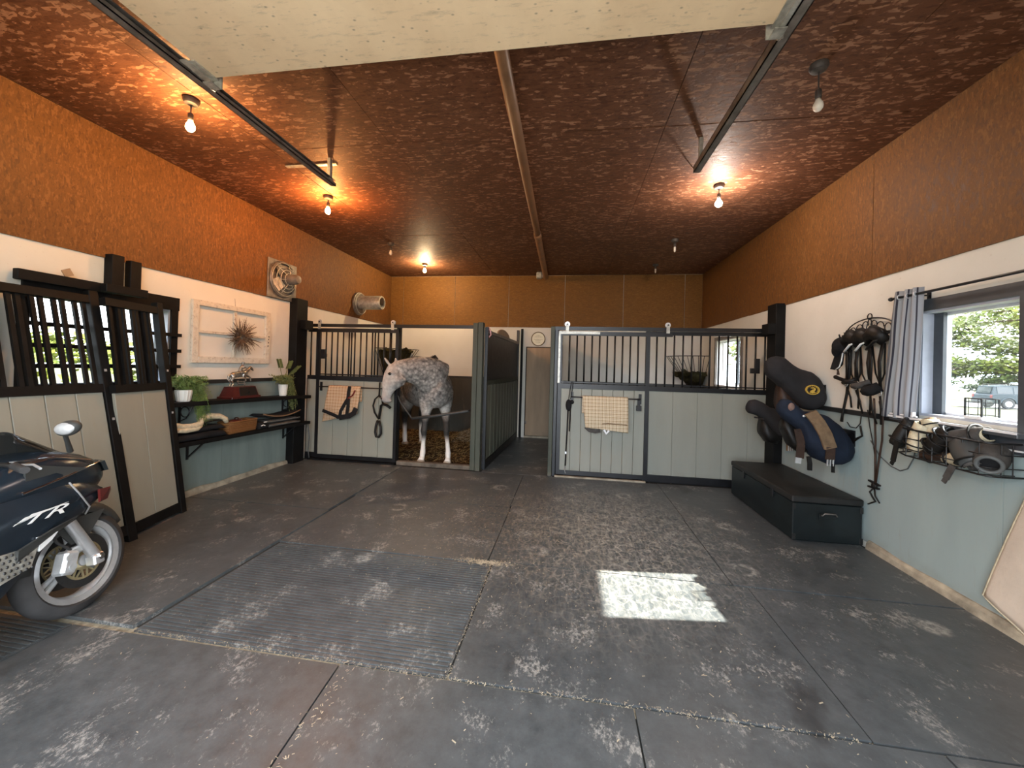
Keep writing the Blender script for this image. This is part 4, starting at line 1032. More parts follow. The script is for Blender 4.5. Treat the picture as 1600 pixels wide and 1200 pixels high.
obj('dark_throat', MB().lathe([(.07, .445), (.07, .518)], (fx, 7.05, 2.76), 'x', 18), M['black'], bf, smooth=True, auto=40)
# ------------------------------------------------------------------ side wall with the gate, shelves and motorcycle
K = dict(local=True)
def gate(label, base, lean, yaw, L, H, nb, seed, post_l, post_r, slats):
    """a barred stall gate leaning back; local y runs along it, z up"""
    random.seed(seed); W = M['black_wood']
    g = thing('leaning_gate', label, 'gate', base, (0, math.radians(-lean), math.radians(yaw)))
    a = b = 0
    if post_l: obj('post', MB().box((-.03, 0, 0), (.03, .065, H + .02), .004), W, g, **K); a = .065
    if post_r: obj('post', MB().box((-.03, L - .068, -.03 if nb > 8 else 0), (.032, L, H + .045), .004), W, g, **K); b = .068
    obj('top_rail', MB().box((-.025, a, H - .065), (.027, L - b, H)), W, g, **K)
    obj('middle_rail', MB().box((-.025, a, 1.245), (.027, L - b, 1.315)), W, g, **K)
    obj('bottom_rail', MB().box((-.028, a, .03), (.027, L - b, .115)), W, g, **K)
    ys = []; y = a + .04
    while y < L - b - .03: ys.append(y); y += .082 if len(ys) % 2 else .048
    f = obj('bar', MB().box((-.012, ys[0], 1.315), (.012, ys[0] + .027, H - .065)), W, g, **K)
    pieces('bar', f, [(random.uniform(-.006, .006), q - ys[0] + random.uniform(-.006, .006), 0) for q in ys[1:]])
    if slats:
        f = obj('wide_slat', MB().box((-.024, slats[0], 1.315), (-.013, slats[0] + .065, H - .065)), W, g, **K)
        pieces('wide_slat', f, [(0, q - slats[0], 0) for q in slats[1:]])
    w = (L - a - b) / nb
    f = obj('board', MB().box((-.014, a + .002, .115), (.012, a + w - .002, 1.245), .003), M['stall_board'], g, **K)
    pieces('board', f, [(0, w * q, 0) for q in range(1, nb)])
    for z in (1.0, 1.42):
        yb_ = L - .04; obj('bolt', MB().box((.031, yb_ - .008, z), (.037, yb_ + .008, z + .02)), M['silver'], g, **K)
    return g
gate('black barred stall gate with pale boards leaning on the wall behind the motorcycle', (-3.605, .98, .03), 13.4, 0, 1.785, 2.085, 9, 9, True, True, (.60, 1.28))
gate('narrow black barred gate with two pale boards, leaning between the bigger gate and the ferns', (-3.665, 2.775, 0), 8.0, 13.5, .60, 2.065, 2, 10, False, True, (.07, .36))

tb = thing('timber_bracket', 'black timber blocks and beam fixed over the window behind the leaning gate', 'bracket', (XL, 2.9, 2.1))
obj('block', MB().box((XL, 2.885, 2.16), (XL + .09, 2.985, 2.475), .004), M['black_wood'], tb)
obj('block', MB().box((XL, 3.05, 2.16), (XL + .07, 3.145, 2.46), .004), M['black_wood'], tb)
obj('cross_block', MB().box((XL + .09, 2.80, 2.115), (XL + .16, 3.14, 2.19), .004), M['black_wood'], tb)
obj('beam', MB().box((XL + .022, 2.30, 2.115), (XL + .075, 2.95, 2.195), .004), M['black_wood'], tb)
obj('loose_shim', MB().box((XL + .05, 2.57, 2.20), (XL + .06, 2.63, 2.26), rot=(.5, 0, 0)), M['brown_door'], tb)

def S1(y): return 1.095 - .028 * (y - 3.28)
def S2(y): return .668 - .017 * (y - 3.36)
def plank(x0, x1, y0, y1, fz, th):
    b = [(x0, y0, fz(y0) - th), (x1, y0, fz(y0) - th), (x1, y1, fz(y1) - th), (x0, y1, fz(y1) - th)]
    return MB().hexa(b, [(p[0], p[1], p[2] + th) for p in b])
SX = XL + .255
sh = thing('display_shelf', 'upper black wall shelf carrying the trophy and two ferns', 'shelf', (XL, 4.3, 1.0))
obj('board', plank(XL + .010, SX, 3.22, 5.21, S1, .045), M['black_wood'], sh)
obj('end_board', MB().box((XL + .14, 5.21, .985), (SX, 5.42, 1.03)), M['black_wood'], sh)
for y in (3.6, 5.12):
    b = obj('bracket', MB().box((XL + .010, y - .012, S1(y) - .24), (XL + .022, y + .012, S1(y) - .045)).box((XL + .022, y - .012, S1(y) - .057), (XL + .20, y + .012, S1(y) - .045)), M['black'], sh)
    obj('scroll', MB().torus((XL + .085, y, S1(y) - .12), .055, .006, 'y', 18, 6).tube([(XL + .022, y, S1(y) - .22), (XL + .10, y, S1(y) - .19), (XL + .18, y, S1(y) - .06)], .006, 6), M['black'], b, smooth=True)
sh2 = thing('display_shelf', 'lower black wall shelf carrying pads and the wicker basket', 'shelf', (XL, 4.3, .6))
obj('board', plank(XL + .010, SX, 3.30, 5.21, S2, .045), M['black_wood'], sh2)
obj('end_board', MB().box((XL + .14, 5.21, .59), (SX, 5.42, .63)), M['black_wood'], sh2)
for y in (3.7, 5.15):
    obj('bracket', MB().box((XL + .010, y - .012, S2(y) - .24), (XL + .022, y + .012, S2(y) - .045)).bar((XL + .02, y, S2(y) - .22), (XL + .20, y, S2(y) - .06), .02, .012).box((XL + .022, y - .012, S2(y) - .057), (XL + .22, y + .012, S2(y) - .045)), M['black'], sh2)
tag(obj('hanging_cable', MB().tube([(XL + .16, 5.50, .60), (XL + .17, 5.52, .35), (XL + .165, 5.515, .15), (XL + .18, 5.52, .04)], .008, 6), M['cable'], smooth=True), 'thin dark cable hanging from the lower shelf\'s end by the timber post', 'cable')

def fern(label, c, zb, pr, ph, mat, up, spread, trail, n, seed, tall=False):
    t = thing('potted_fern', label, 'plant', (c[0], c[1], zb)); random.seed(seed)
    nn = 28; rings = []
    for (r, h) in ((.72, 0), (.80, .1), (.98, .75), (1.0, .98), (.9, 1.0)):
        rings.append([(c[0] + pr * r * (1 + (.035 if k % 2 else -.02)) * math.cos(2 * PI * k / nn), c[1] + pr * r * (1 + (.035 if k % 2 else -.02)) * math.sin(2 * PI * k / nn), zb + ph * h) for k in range(nn)])
    obj('pot', MB().loft(rings), M['pot_white'], t)
    mb = MB(); st = MB()
    for k in range(n):
        a = random.uniform(-PI * .5, PI * .5) if random.random() < .7 else random.uniform(PI / 2, PI * 1.5)
        L = random.uniform(.4, 1.0); falls = random.random() < trail
        p = V((c[0] + random.uniform(-.4, .4) * pr, c[1] + random.uniform(-.4, .4) * pr, zb + ph))
        out = V((math.cos(a) * spread * .55, math.sin(a) * spread + (.12 * spread if falls else 0), 0)) * L
        if p.x + out.x < XL + .03: out.x = XL + .03 - p.x
        rise = up * random.uniform(.4, 1.0); drop = random.uniform(.4, 1.0) * (.36 if falls else .08)
        if falls: out.x = .03 + abs(out.x) * .6; out.y = abs(out.y) * .7 + .06; p.y = c[1] + pr * random.uniform(.1, .8)
        pts = []
        for i in range(7):
            s = i / 6; pts.append(p + out * s + V((0, 0, rise * math.sin(min(1, s * (1.3 if falls else .9)) * PI * .55) - drop * s * s * (1.6 if falls else 1))))
        st.tube(pts, .0016, 4, caps=False)
        for i in range(22):
            s = (i + 2) / 24 * 6; j = min(5, int(s)); q = lerp(pts[j], pts[j + 1], s - j)
            w = V((random.uniform(-1, 1), random.uniform(-1, 1), random.uniform(-.4, .9))).normalized() * random.uniform(.014, .034)
            m = w.orthogonal().normalized() * random.uniform(.0025, .006)
            mb.quad([q, q + w * .5 + m, q + w, q + w * .5 - m])
    obj('stems', st, mat, t); tag(obj('fronds', mb, mat, t), kind='stuff')
    return t
fern('bushy green fern trailing from a white ribbed pot on the upper shelf by the gate', (XL + .14, 3.53), S1(3.53), .075, .125, M['fern'], .19, .25, .40, 260, 4)
fern('sparse olive fern in a tall white pot at the far end of the upper shelf', (XL + .13, 4.98), S1(4.98), .058, .165, M['fern_dark'], .17, .20, .30, 150, 6)
mb = MB(); random.seed(2)
for d in ((.02, .10, .34), (.01, -.12, .36), (.05, .24, .27), (.03, .17, .20)):
    p = V((XL + .13, 4.98, S1(4.98) + .16)); pts = [p, p + V(d) * .6 + V((0, 0, .03)), p + V(d)]
    mb.tube(pts, .004, 5)
    for k in range(14):
        q = lerp(pts[1], pts[2], k / 13); 
        for s in (-1, 1): mb.quad([q, q + V((.012, s * .03, .012)), q + V((.012, s * .055, -.004)), q + V((.0, s * .03, -.008))])
ob = [o for o in C.objects if o.name.startswith('potted_fern')][-1]
obj('long_fronds', mb, M['fern_dark'], ob)

# trophy
ty = 4.24; tz = S1(ty) + .004
tr = thing('trophy', 'silver horse-and-rider trophy on a red wooden base with a black plaque', 'trophy', (XL + .13, ty, tz))
tx0, tx1, ta, tb_ = XL + .03, SX - .012, ty - .215, ty + .215
mb = MB().box((tx0, ta, tz), (tx1, tb_, tz + .028), .004)
mb.hexa([(tx0 + .015, ta + .02, tz + .028), (tx1 - .015, ta + .02, tz + .028), (tx1 - .015, tb_ - .02, tz + .028), (tx0 + .015, tb_ - .02, tz + .028)],
        [(tx0 + .04, ta + .055, tz + .145), (tx1 - .035, ta + .055, tz + .145), (tx1 - .035, tb_ - .055, tz + .145), (tx0 + .04, tb_ - .055, tz + .145)])
obj('base', mb, M['mahogany'], tr)
obj('plaque', MB().hexa([(tx1 - .0165, ty - .09, tz + .035), (tx1 - .011, ty - .09, tz + .035), (tx1 - .011, tb_ - .04, tz + .035), (tx1 - .0165, tb_ - .04, tz + .035)],
                        [(tx1 - .0345, ty - .09, tz + .135), (tx1 - .029, ty - .09, tz + .135), (tx1 - .029, tb_ - .065, tz + .135), (tx1 - .0345, tb_ - .065, tz + .135)]), M['plaque'], tr)
mb = MB(); b0 = V((XL + .13, ty, tz + .145))
def T(y, z, x=0): return b0 + V((x, y, z))
mb.loft([ering(T(y, z), (0, 1, .1), a, b, n=12) for y, z, a, b in ((-.13, .135, .02, .025), (-.10, .14, .032, .04), (-.03, .15, .03, .036), (.05, .16, .034, .042), (.10, .165, .022, .03))])
mb.tube([T(.07, .17), T(.12, .205), T(.155, .235)], [.03, .022, .018], 10); mb.tube([T(.15, .245), T(.185, .215), T(.205, .195)], [.017, .015, .010], 8)
for x in (-.018, .018):
    mb.tube([T(-.10, .13, x), T(-.135, .075, x), T(-.105, .04, x), T(-.13, .0, x)], [.02, .013, .009, .009], 8)
    mb.tube([T(.07, .14, x), T(.12 + x, .11, x), T(.13 + x, .06, x)], [.016, .011, .008], 8)
mb.tube([T(-.13, .15), T(-.165, .13), T(-.175, .08)], [.01, .012, .004], 6)
mb.loft([ering(T(0 + y, z), (0, .3, 1), a, b, n=10, up=(1, 0, 0)) for y, z, a, b in ((-.005, .18, .022, .022), (.01, .215, .026, .02), (.03, .25, .024, .018), (.037, .265, .01, .01))])
mb.ell(T(.045, .285), (.016, .018, .02)); mb.ell(T(.045, .296), (.019, .022, .012))
for x in (-.024, .024):
    mb.tube([T(.025, .245, x), T(.07, .225, x), T(.10, .225, x * .6)], [.009, .008, .007], 6); mb.tube([T(0, .18, x), T(.03, .15, x * 1.5), T(.01, .11, x * 1.5)], [.015, .012, .009], 6)
fg = obj('figure', mb, M['trophy_silver'], tr); fuse(fg, .0055, 2)
obj('fence', MB().box(T(.02, 0, -.05), T(.03, .07, -.04)).box(T(.02, 0, .04), T(.03, .07, .05)).cyl(T(.025, .06, -.06), T(.025, .06, .06), .006, n=8).cyl(T(.025, .035, -.06), T(.025, .035, .06), .006, n=8).box(T(-.15, 0, -.05), T(.10, .006, .05)), M['trophy_silver'], tr)

# things on the lower shelf
def pad(name, label, mat, y0, y1, x0, x1, z0, h, sag, seed, trim=None, cat='saddle pad'):
    """a folded pad: soft rounded slab with a sagging outline"""
    def zz(u): return z0(lerp(y0, y1, u)) + sag * (2 * u - 1) ** 2
    mb = MB()
    rings = []
    for i in range(15):
        u = i / 14; e = (1 - abs(2 * u - 1) ** 8) ** .5 * .96 + .04; y = lerp(y0, y1, u); z = zz(u); hh = h * e * (1 + .18 * noise.noise(V((u * 4, seed, 0))))
        pr = []
        for k in range(16):
            a = 2 * PI * k / 16; ca, sa = math.cos(a), math.sin(a)
            pr.append((lerp(x0, x1, .5) + (x1 - x0) / 2 * math.copysign(abs(ca) ** .35, ca) + .008 * noise.noise(V((u * 6, k, seed))), y, z + hh / 2 + hh / 2 * math.copysign(abs(sa) ** .5, sa)))
        rings.append(pr)
    mb.loft(rings); o = obj(name, mb, mat, smooth=True); tag(o, label, cat)
    if trim:
        pts = [(x1 + .004, lerp(y0, y1, u), zz(u) + h * .5) for u in [k / 20 for k in range(21)]]
        obj('piping', MB().tube(pts, .009, 8), trim, o, smooth=True)
    return o
S2b = lambda y: S2(y) + .002
pad('saddle_pad', 'black folded pad, lowest of the pile under the cream fleece', M['black_cloth'], 3.38, 3.99, XL + .03, SX - .02, S2b, .075, 0, 1)
pad('saddle_pad', 'black quilted pad lying between the lowest pad and the cream fleece', M['black_cloth'], 3.40, 3.96, XL + .03, SX - .03, lambda y: S2(y) + .082, .06, .01, 2)
ff = thing('fleece_girth', 'cream fleece girth curled on the black pads on the lower shelf', 'girth', (XL + .15, 3.7, .80))
zt = .155
obj('fleece', MB().tube([(XL + .19, 3.36, S2(3.4) + .20), (XL + .20, 3.48, S2(3.4) + zt + .005), (XL + .21, 3.58, S2(3.5) + zt + .0), (XL + .215, 3.66, S2(3.6) + zt + .02), (XL + .18, 3.70, S2(3.6) + zt + .065), (XL + .18, 3.80, S2(3.7) + zt + .085), (XL + .19, 3.90, S2(3.8) + zt + .075), (XL + .20, 3.985, S2(3.9) + zt + .03), (XL + .205, 4.0, S2(3.9) + zt - .01)], [.026, .030, .032, .03, .034, .036, .034, .030, .022], 12), M['fleece'], ff, smooth=True)
obj('fleece', MB().tube([(XL + .21, 3.38, S2(3.4) + zt - .02), (XL + .22, 3.5, S2(3.5) + zt - .035), (XL + .22, 3.62, S2(3.6) + zt - .03), (XL + .215, 3.67, S2(3.6) + zt + .0)], [.022, .026, .026, .02], 12), M['fleece'], ff, smooth=True)
obj('leather_edge', MB().tube([(XL + .20, 3.68, S2(3.6) + zt + .015), (XL + .20, 3.82, S2(3.8) + zt + .035), (XL + .20, 3.94, S2(3.9) + zt + .03)], .018, 8, flat=.6), M['leather'], ff, smooth=True)
pad('saddle_pad', 'dark grey folded pad, lowest of the stack at the post end of the shelf', M['grey_cloth'], 4.60, 5.19, XL + .03, SX - .005, S2b, .05, 0, 4, M['cable'])
pad('saddle_pad', 'dark grey folded pad, middle of the stack at the post end of the shelf', M['grey_cloth'], 4.56, 5.20, XL + .03, SX - .02, lambda y: S2(y) + .055, .045, .006, 5, M['cable'])
pad('saddle_pad', 'black sagging pad with pale piping, topmost of the stack on the lower shelf', M['black_cloth'], 4.50, 5.20, XL + .03, SX - .01, lambda y: S2(y) + .112, .05, .055, 6, M['tan_girth'])
bx = pad('folded_cloth', 'small black folded cloth with white print between basket and pads', M['black_cloth'], 4.455, 4.60, XL + .08, SX - .01, S2b, .085, 0, 8, None, 'cloth')
obj('white_print', MB().tube([(SX - .008, 4.47, S2(4.5) + .045), (SX - .004, 4.50, S2(4.5) + .055), (SX - .004, 4.53, S2(4.5) + .042)], .006, 6).tube([(SX - .012, 4.52, S2(4.5) + .088), (SX - .016, 4.58, S2(4.5) + .084)], .007, 6), M['white_print'], bx)

by0, by1, bx0, bx1 = 4.01, 4.43, XL + .06, SX - .02; bz = S2(4.2) + .004
bk = thing('wicker_basket', 'orange-brown rectangular wicker basket on the lower shelf', 'basket', (lerp(bx0, bx1, .5), 4.22, bz))
mb = MB()
def rr(s, z): return [(lerp(bx0, bx1, .5) + (x - .5) * (bx1 - bx0) * s, lerp(by0, by1, .5) + (y - .5) * (by1 - by0) * s, z) for x, y in ((.06, 0), (.94, 0), (1, .06), (1, .94), (.94, 1), (.06, 1), (0, .94), (0, .06))]
mb.loft([rr(.92, bz), rr(1.0, bz + .135), rr(.93, bz + .135), rr(.86, bz + .02)]); obj('body', mb, M['wicker'], bk)
for k in range(1, 6): obj('woven_band', MB().tube(rr(.925 + .013 * k, bz + .022 * k), .006, 6, closed=True), M['wicker'], bk, smooth=True)
obj('rim', MB().tube(rr(.985, bz + .137), .011, 8, closed=True), M['wicker'], bk, smooth=True)
gb = thing('grooming_brush', 'red-brown grooming brush lying in the wicker basket', 'brush', (XL + .15, 4.17, bz + .06))
obj('back', MB().ell((XL + .15, 4.17, bz + .135), (.04, .10, .028)), M['mahogany'], gb, smooth=True)
obj('bristles', MB().box((XL + .118, 4.085, bz + .03), (XL + .182, 4.255, bz + .13), .01), M['twig'], gb)
obj('grip', MB().ell((XL + .16, 4.18, bz + .165), (.026, .028, .02), 12, 8), M['brown_leather'], gb, smooth=True)

# old window frame and twig wreath
wf_ = thing('old_window_frame', 'weathered white empty window frame hung on the white wall', 'window frame', (XL, 4.26, 1.50))
x0, x1 = XL + .002, XL + .036; a, b, c, d = 3.70, 4.82, 1.50, 2.215; q = .075
obj('stile', MB().box((x0, a, c), (x1, a + q, d), .004), M['old_white'], wf_); obj('stile', MB().box((x0, b - q, c), (x1, b, d), .004), M['old_white'], wf_)
obj('rail', MB().box((x0, a + q, c), (x1, b - q, c + q), .004), M['old_white'], wf_); obj('rail', MB().box((x0, a + q, d - q * .8), (x1, b - q, d), .004), M['old_white'], wf_)
obj('muntin', MB().box((x0, 4.24, c + q), (x1 - .008, 4.28, d - q * .8), .003), M['old_white'], wf_); obj('muntin', MB().box((x0, a + q, 1.845), (x1 - .008, 4.24, 1.875), .003), M['old_white'], wf_)
obj('muntin', MB().box((x0, 4.28, 1.845), (x1 - .008, b - q, 1.875), .003), M['old_white'], wf_)
f = obj('bolt_hole', MB().cyl((x1 - .001, 4.79, 1.84), (x1 + .002, 4.79, 1.84), .009, n=8), M['black'], wf_)
pieces('bolt_hole', f, [(0, .004, .04), (0, 0, -.045), (0, -.004, -.09)])
obj('hanging_wire', MB().tube([(x1 - .01, 4.25, d), (XL + .01, 4.255, d + .10)], .002, 4), M['black'], wf_)
mb = MB(); random.seed(12); wc = V((XL + .075, 4.30, 1.835))
for k in range(150):
    a = random.uniform(0, 2 * PI); r0 = random.uniform(.02, .07); L = random.uniform(.07, .21); b_ = a + random.uniform(-.6, .6)
    p = wc + V((random.uniform(-.02, .03), r0 * math.cos(a), r0 * math.sin(a)))
    q_ = p + V((random.uniform(-.02, .05), L * .55 * math.cos(b_), L * .55 * math.sin(b_))); e = q_ + V((random.uniform(-.02, .03), L * .45 * math.cos(b_ + random.uniform(-.4, .4)), L * .45 * math.sin(b_)))
    mb.tube([p, q_, e], [.0045, .0035, .0015], 4)
mb.torus(wc, .055, .022, 'x', 18, 6)
tag(obj('twig_wreath', mb, M['twig']), 'spiky dry twig wreath hung on the old window frame', 'wreath')
# ------------------------------------------------------------------ motorcycle
bk = thing('motorcycle', 'dark navy sport motorcycle parked along the wall before the leaning gate', 'motorcycle', (-2.895, 1.925, 0.006), (0, math.radians(-9), math.radians(11)))
K = dict(local=True); A = dict(local=True, smooth=True, auto=40)
def wheel(name, y, z, R_, w, rim_r, spokes, disc):
    tyre = MB().lathe([(rim_r, -w * .36), (rim_r + .02, -w * .47), (R_ - .055, -w * .5), (R_ - .022, -w * .40), (R_ - .004, -w * .20), (R_, 0), (R_ - .004, w * .20), (R_ - .022, w * .40), (R_ - .055, w * .5), (rim_r + .02, w * .47), (rim_r, w * .36)], (0, y, z), 'x', 56, caps=False)
    t = obj(name, tyre, M['rubber'], bk, **A)
    rim = MB().lathe([(rim_r + .006, -w * .42), (rim_r + .004, -w * .36), (rim_r - .012, -w * .30), (rim_r - .030, -w * .16), (rim_r - .034, 0), (rim_r - .030, w * .16), (rim_r - .012, w * .30), (rim_r + .004, w * .36), (rim_r + .006, w * .42), (rim_r + .012, w * .40), (rim_r + .012, -w * .40)], (0, y, z), 'x', 56, caps=False)
    obj('rim', rim, M['alu'], t, **A)
    for s in (-1, 1):
        q = s * w * .40; ring = [[(q + dx, y + r * math.cos(2 * PI * k / 48), z + r * math.sin(2 * PI * k / 48)) for k in range(48)] for r, dx in ((rim_r + .012, -.004), (rim_r + .012, .004), (rim_r - .018, .004 - s * .006), (rim_r - .018, -.004 - s * .006))]
        obj('rim_flange', MB().loft(ring, closed=True), M['silver'], t, **A)
    for k in range(spokes):
        a = 2 * PI * k / spokes - .55
        for s in (-1, 1):
            d = V((0, math.cos(a), math.sin(a))); n = V((0, -math.sin(a), math.cos(a))) * s
            p0 = V((0, y, z)) + d * .045 + n * .02; p1 = V((0, y, z)) + d * (rim_r - .025) + n * .022
            obj('spoke', MB().tube([p0, lerp(p0, p1, .5) - n * .006, p1], [.020, .014, .017], 8, up=(1, 0, 0)), M['alu'], t, **A)
    obj('hub', MB().lathe([(.03, -.075), (.045, -.05), (.05, 0), (.045, .05), (.03, .075)], (0, y, z), 'x', 20), M['alu'], t, **A)
    for s in ((1, -1) if disc > .13 else (1,)):
        xs = s * .062

        mb = MB(); rings = [[(xs + dx, y + r * math.cos(2 * PI * k / 48), z + r * math.sin(2 * PI * k / 48)) for k in range(48)] for r, dx in ((disc, -.0025), (disc, .0025), (disc * .72, .0025), (disc * .72, -.0025))]
        mb.loft(rings, closed=True); dsc = obj('brake_disc', mb, M['dark_metal'], t, **A)
        c = MB(); rings = [[(xs + dx + s * .003, y + r * math.cos(2 * PI * k / 48), z + r * math.sin(2 * PI * k / 48)) for k in range(48)] for r, dx in ((disc * .71, -.003), (disc * .71, .003), (disc * .63, .003), (disc * .63, -.003))]
        c.loft(rings, closed=True)
        for k in range(10):
            a = 2 * PI * k / 10
            for da in (.22, -.22):
                c.bar((xs + s * .003, y + .05 * math.cos(a), z + .05 * math.sin(a)), (xs + s * .003, y + disc * .66 * math.cos(a + da), z + disc * .66 * math.sin(a + da)), .006, .009, (1, 0, 0))
        c.lathe([(.055, -.004), (.055, .004)], (xs + s * .003, y, z), 'x', 20)
        obj('disc_carrier', c, M['brass'], t, local=True)
    return t
wheel('front_wheel', 0, .30, .30, .115, .222, 3, .150)
wheel('rear_wheel', -1.44, .31, .31, .18, .215, 3, .11)
# fork, calipers, fender
ax = V((0, .0, .30)); fd = V((0, -.407, .914))
for s in (1, -1):
    q = V((s * .105, 0, 0)); p = ax + q + V((0, .03, 0))
    lo = obj('fork_leg', MB().tube([p - fd * .035, p + fd * .02, p + fd * .36], [.024, .029, .029], 16), M['silver'], bk, **A)
    obj('fork_tube', MB().tube([p + fd * .36, p + fd * .74], .022, 14), M['chrome'], lo, **A)
    obj('axle_clamp', MB().box(p + V((-.03, -.035, -.045)), p + V((.03, .03, .02)), .008), M['silver'], lo, local=True)
    cal = MB().box((s * .075 - .022, -.155, .27), (s * .075 + .03 * s + .022, -.075, .40), .014, rot=(-.35, 0, 0)).box((s * .085 - .02, -.10, .36), (s * .085 + .02, -.02, .405), .01).cyl((s * .125, -.115, .31), (s * .132, -.115, .31), .02, n=12).cyl((s * .125, -.12, .365), (s * .132, -.12, .365), .02, n=12)
    ca = obj('brake_caliper', cal, M['alu'], bk, local=True)
    obj('brake_hose', MB().tube([(s * .10, -.09, .40), (s * .11, -.16, .47), (s * .10, -.20, .60), (s * .09, -.24, .75)], .007, 8), M['rubber'], ca, **A)
obj('axle', MB().cyl((-.15, .03, .30), (.15, .03, .30), .012, n=12).lathe([(.02, .128), (.02, .145)], (0, .03, .30), 'x', 6), M['chrome'], bk, local=True)
mb = MB()
def fend(u, v):
    a = math.radians(lerp(170, 22, u)); r = .330 + .010 * math.sin(v * PI); x = lerp(-1, 1, v)
    wdt = .078 * (1 - max(0, u - .70) / .30 * .92); drop = .055 * abs(x) ** 4
    return (x * wdt, .0 + (r - drop) * math.cos(a), .30 + (r - drop) * math.sin(a))
mb.sheet(fend, 22, 10); obj('front_fender', mb, M['bike_matt'], bk, local=True, smooth=True, solid=.006)
for s in (1, -1):
    obj('fender_side', MB().loft([[(s * .080, -.13, .52), (s * .080, -.02, .56), (s * .080, .14, .56), (s * .078, .02, .43), (s * .080, -.07, .42)], [(s * .088, -.13, .52), (s * .088, -.02, .565), (s * .086, .14, .56), (s * .088, .02, .43), (s * .088, -.07, .42)]]), M['bike_matt'], bk, local=True)
# fairing: upper nose, flanks, belly as lofted shells
def sec(y, z0, z1, w, e=3.0, n=24, zb=.5):
    out = []
    for k in range(n):
        a = 2 * PI * k / n; ca, sa = math.cos(a), math.sin(a)
        out.append((w * math.copysign(abs(ca) ** (2 / e), ca), y, lerp(z0, z1, .5) + (z1 - z0) / 2 * math.copysign(abs(sa) ** (2 / 2.2), sa)))
    return out
up = [(.20, .775, .80, .02), (.17, .735, .845, .075), (.10, .70, .905, .135), (.0, .69, .955, .185), (-.10, .69, .99, .21), (-.22, .70, 1.01, .225), (-.36, .71, .98, .225), (-.50, .70, .93, .20)]
obj('nose_fairing', MB().loft([sec(*a) for a in up]), M['bike_paint'], bk, **A)
fl = [(.08, .675, .715, .15), (.02, .63, .75, .19), (-.10, .575, .79, .22), (-.20, .545, .80, .235), (-.32, .47, .80, .24), (-.44, .36, .80, .24), (-.60, .235, .79, .235), (-.82, .17, .74, .225), (-1.0, .20, .62, .18), (-1.1, .26, .5, .12)]
fb = MB()
for s in (1, -1):
    rings = []
    for y, z0, z1, w in fl:
        prof = [(.62, 1.0), (.90, .97), (1.0, .80), (1.02, .62), (.95, .52), (.97, .40), (.93, .20), (.80, .03), (.60, 0.0)]
        o_ = [(s * w * px, y, lerp(z0, z1, pz)) for px, pz in prof]; i_ = [(s * (w * px - .012), y, lerp(z0 + .008, z1 - .008, pz)) for px, pz in prof[::-1]]
        rings.append(o_ + i_)
    fb.loft(rings)
fb_ = obj('side_fairing', fb, M['bike_paint'], bk, **A)
# scoop, vent mesh, lettering, trim line on the shown side
s = 1
obj('air_scoop', MB().loft([[(.235, -.16, .60), (.255, -.30, .565), (.258, -.46, .50), (.236, -.46, .47), (.236, -.30, .54)], [(.25, -.17, .612), (.268, -.30, .59), (.268, -.46, .545), (.25, -.46, .545), (.25, -.3, .59)]]), M['bike_matt'], fb_, local=True)
obj('vent_mesh', MB().hexa([(.228, -.40, .44), (.244, -.40, .44), (.250, -.62, .40), (.232, -.62, .40)], [(.232, -.36, .535), (.246, -.36, .535), (.252, -.62, .56), (.234, -.62, .56)]), M['galv'], fb_, local=True)
mb = MB()
for k in range(9):
    for j in range(5): mb.ell((.2505, -.400 - .024 * k - .012 * (j % 2), .440 + .0235 * j), (.004, .0065, .0075), 8, 6)
obj('mesh_hole', mb, M['dark_metal'], fb_, local=True)
obj('white_panel', MB().hexa([(.236, -.30, .535), (.248, -.30, .535), (.248, -.36, .50), (.236, -.36, .50)], [(.236, -.27, .565), (.248, -.27, .565), (.250, -.36, .572), (.236, -.36, .572)]), M['white_print'], fb_, local=True)
tx = text_mb('TR', .105, .0015, .55); tx.bm.transform(Matrix.Translation((.2465, -.335, .672)) @ Matrix.Rotation(math.radians(-2), 4, 'Y') @ Matrix(((0, 0, 1, 0), (1.65, 0, 0, 0), (0, .62, 0, 0), (0, 0, 0, 1))))
obj('lettering', tx, M['white_print'], fb_, local=True)
obj('lettering_stroke', MB().hexa([(.243, -.45, .665), (.248, -.45, .665), (.248, -.40, .69), (.243, -.40, .69)], [(.243, -.44, .672), (.248, -.44, .672), (.248, -.20, .703), (.243, -.20, .700)]), M['white_print'], fb_, local=True)
obj('panel_seam', MB().tube([(.222, -.165, .80), (.234, -.13, .72), (.215, -.07, .63), (.16, -.045, .585)], .0045, 6), M['silver'], fb_, **A)
obj('marker_lamp', MB().loft([[(.10, .155, .665), (.16, .10, .70), (.20, .0, .71), (.195, .0, .63), (.15, .08, .63)], [(.115, .165, .668), (.175, .105, .702), (.215, .0, .712), (.21, .0, .64), (.162, .09, .632)]]), M['red_lens'], bk, local=True)
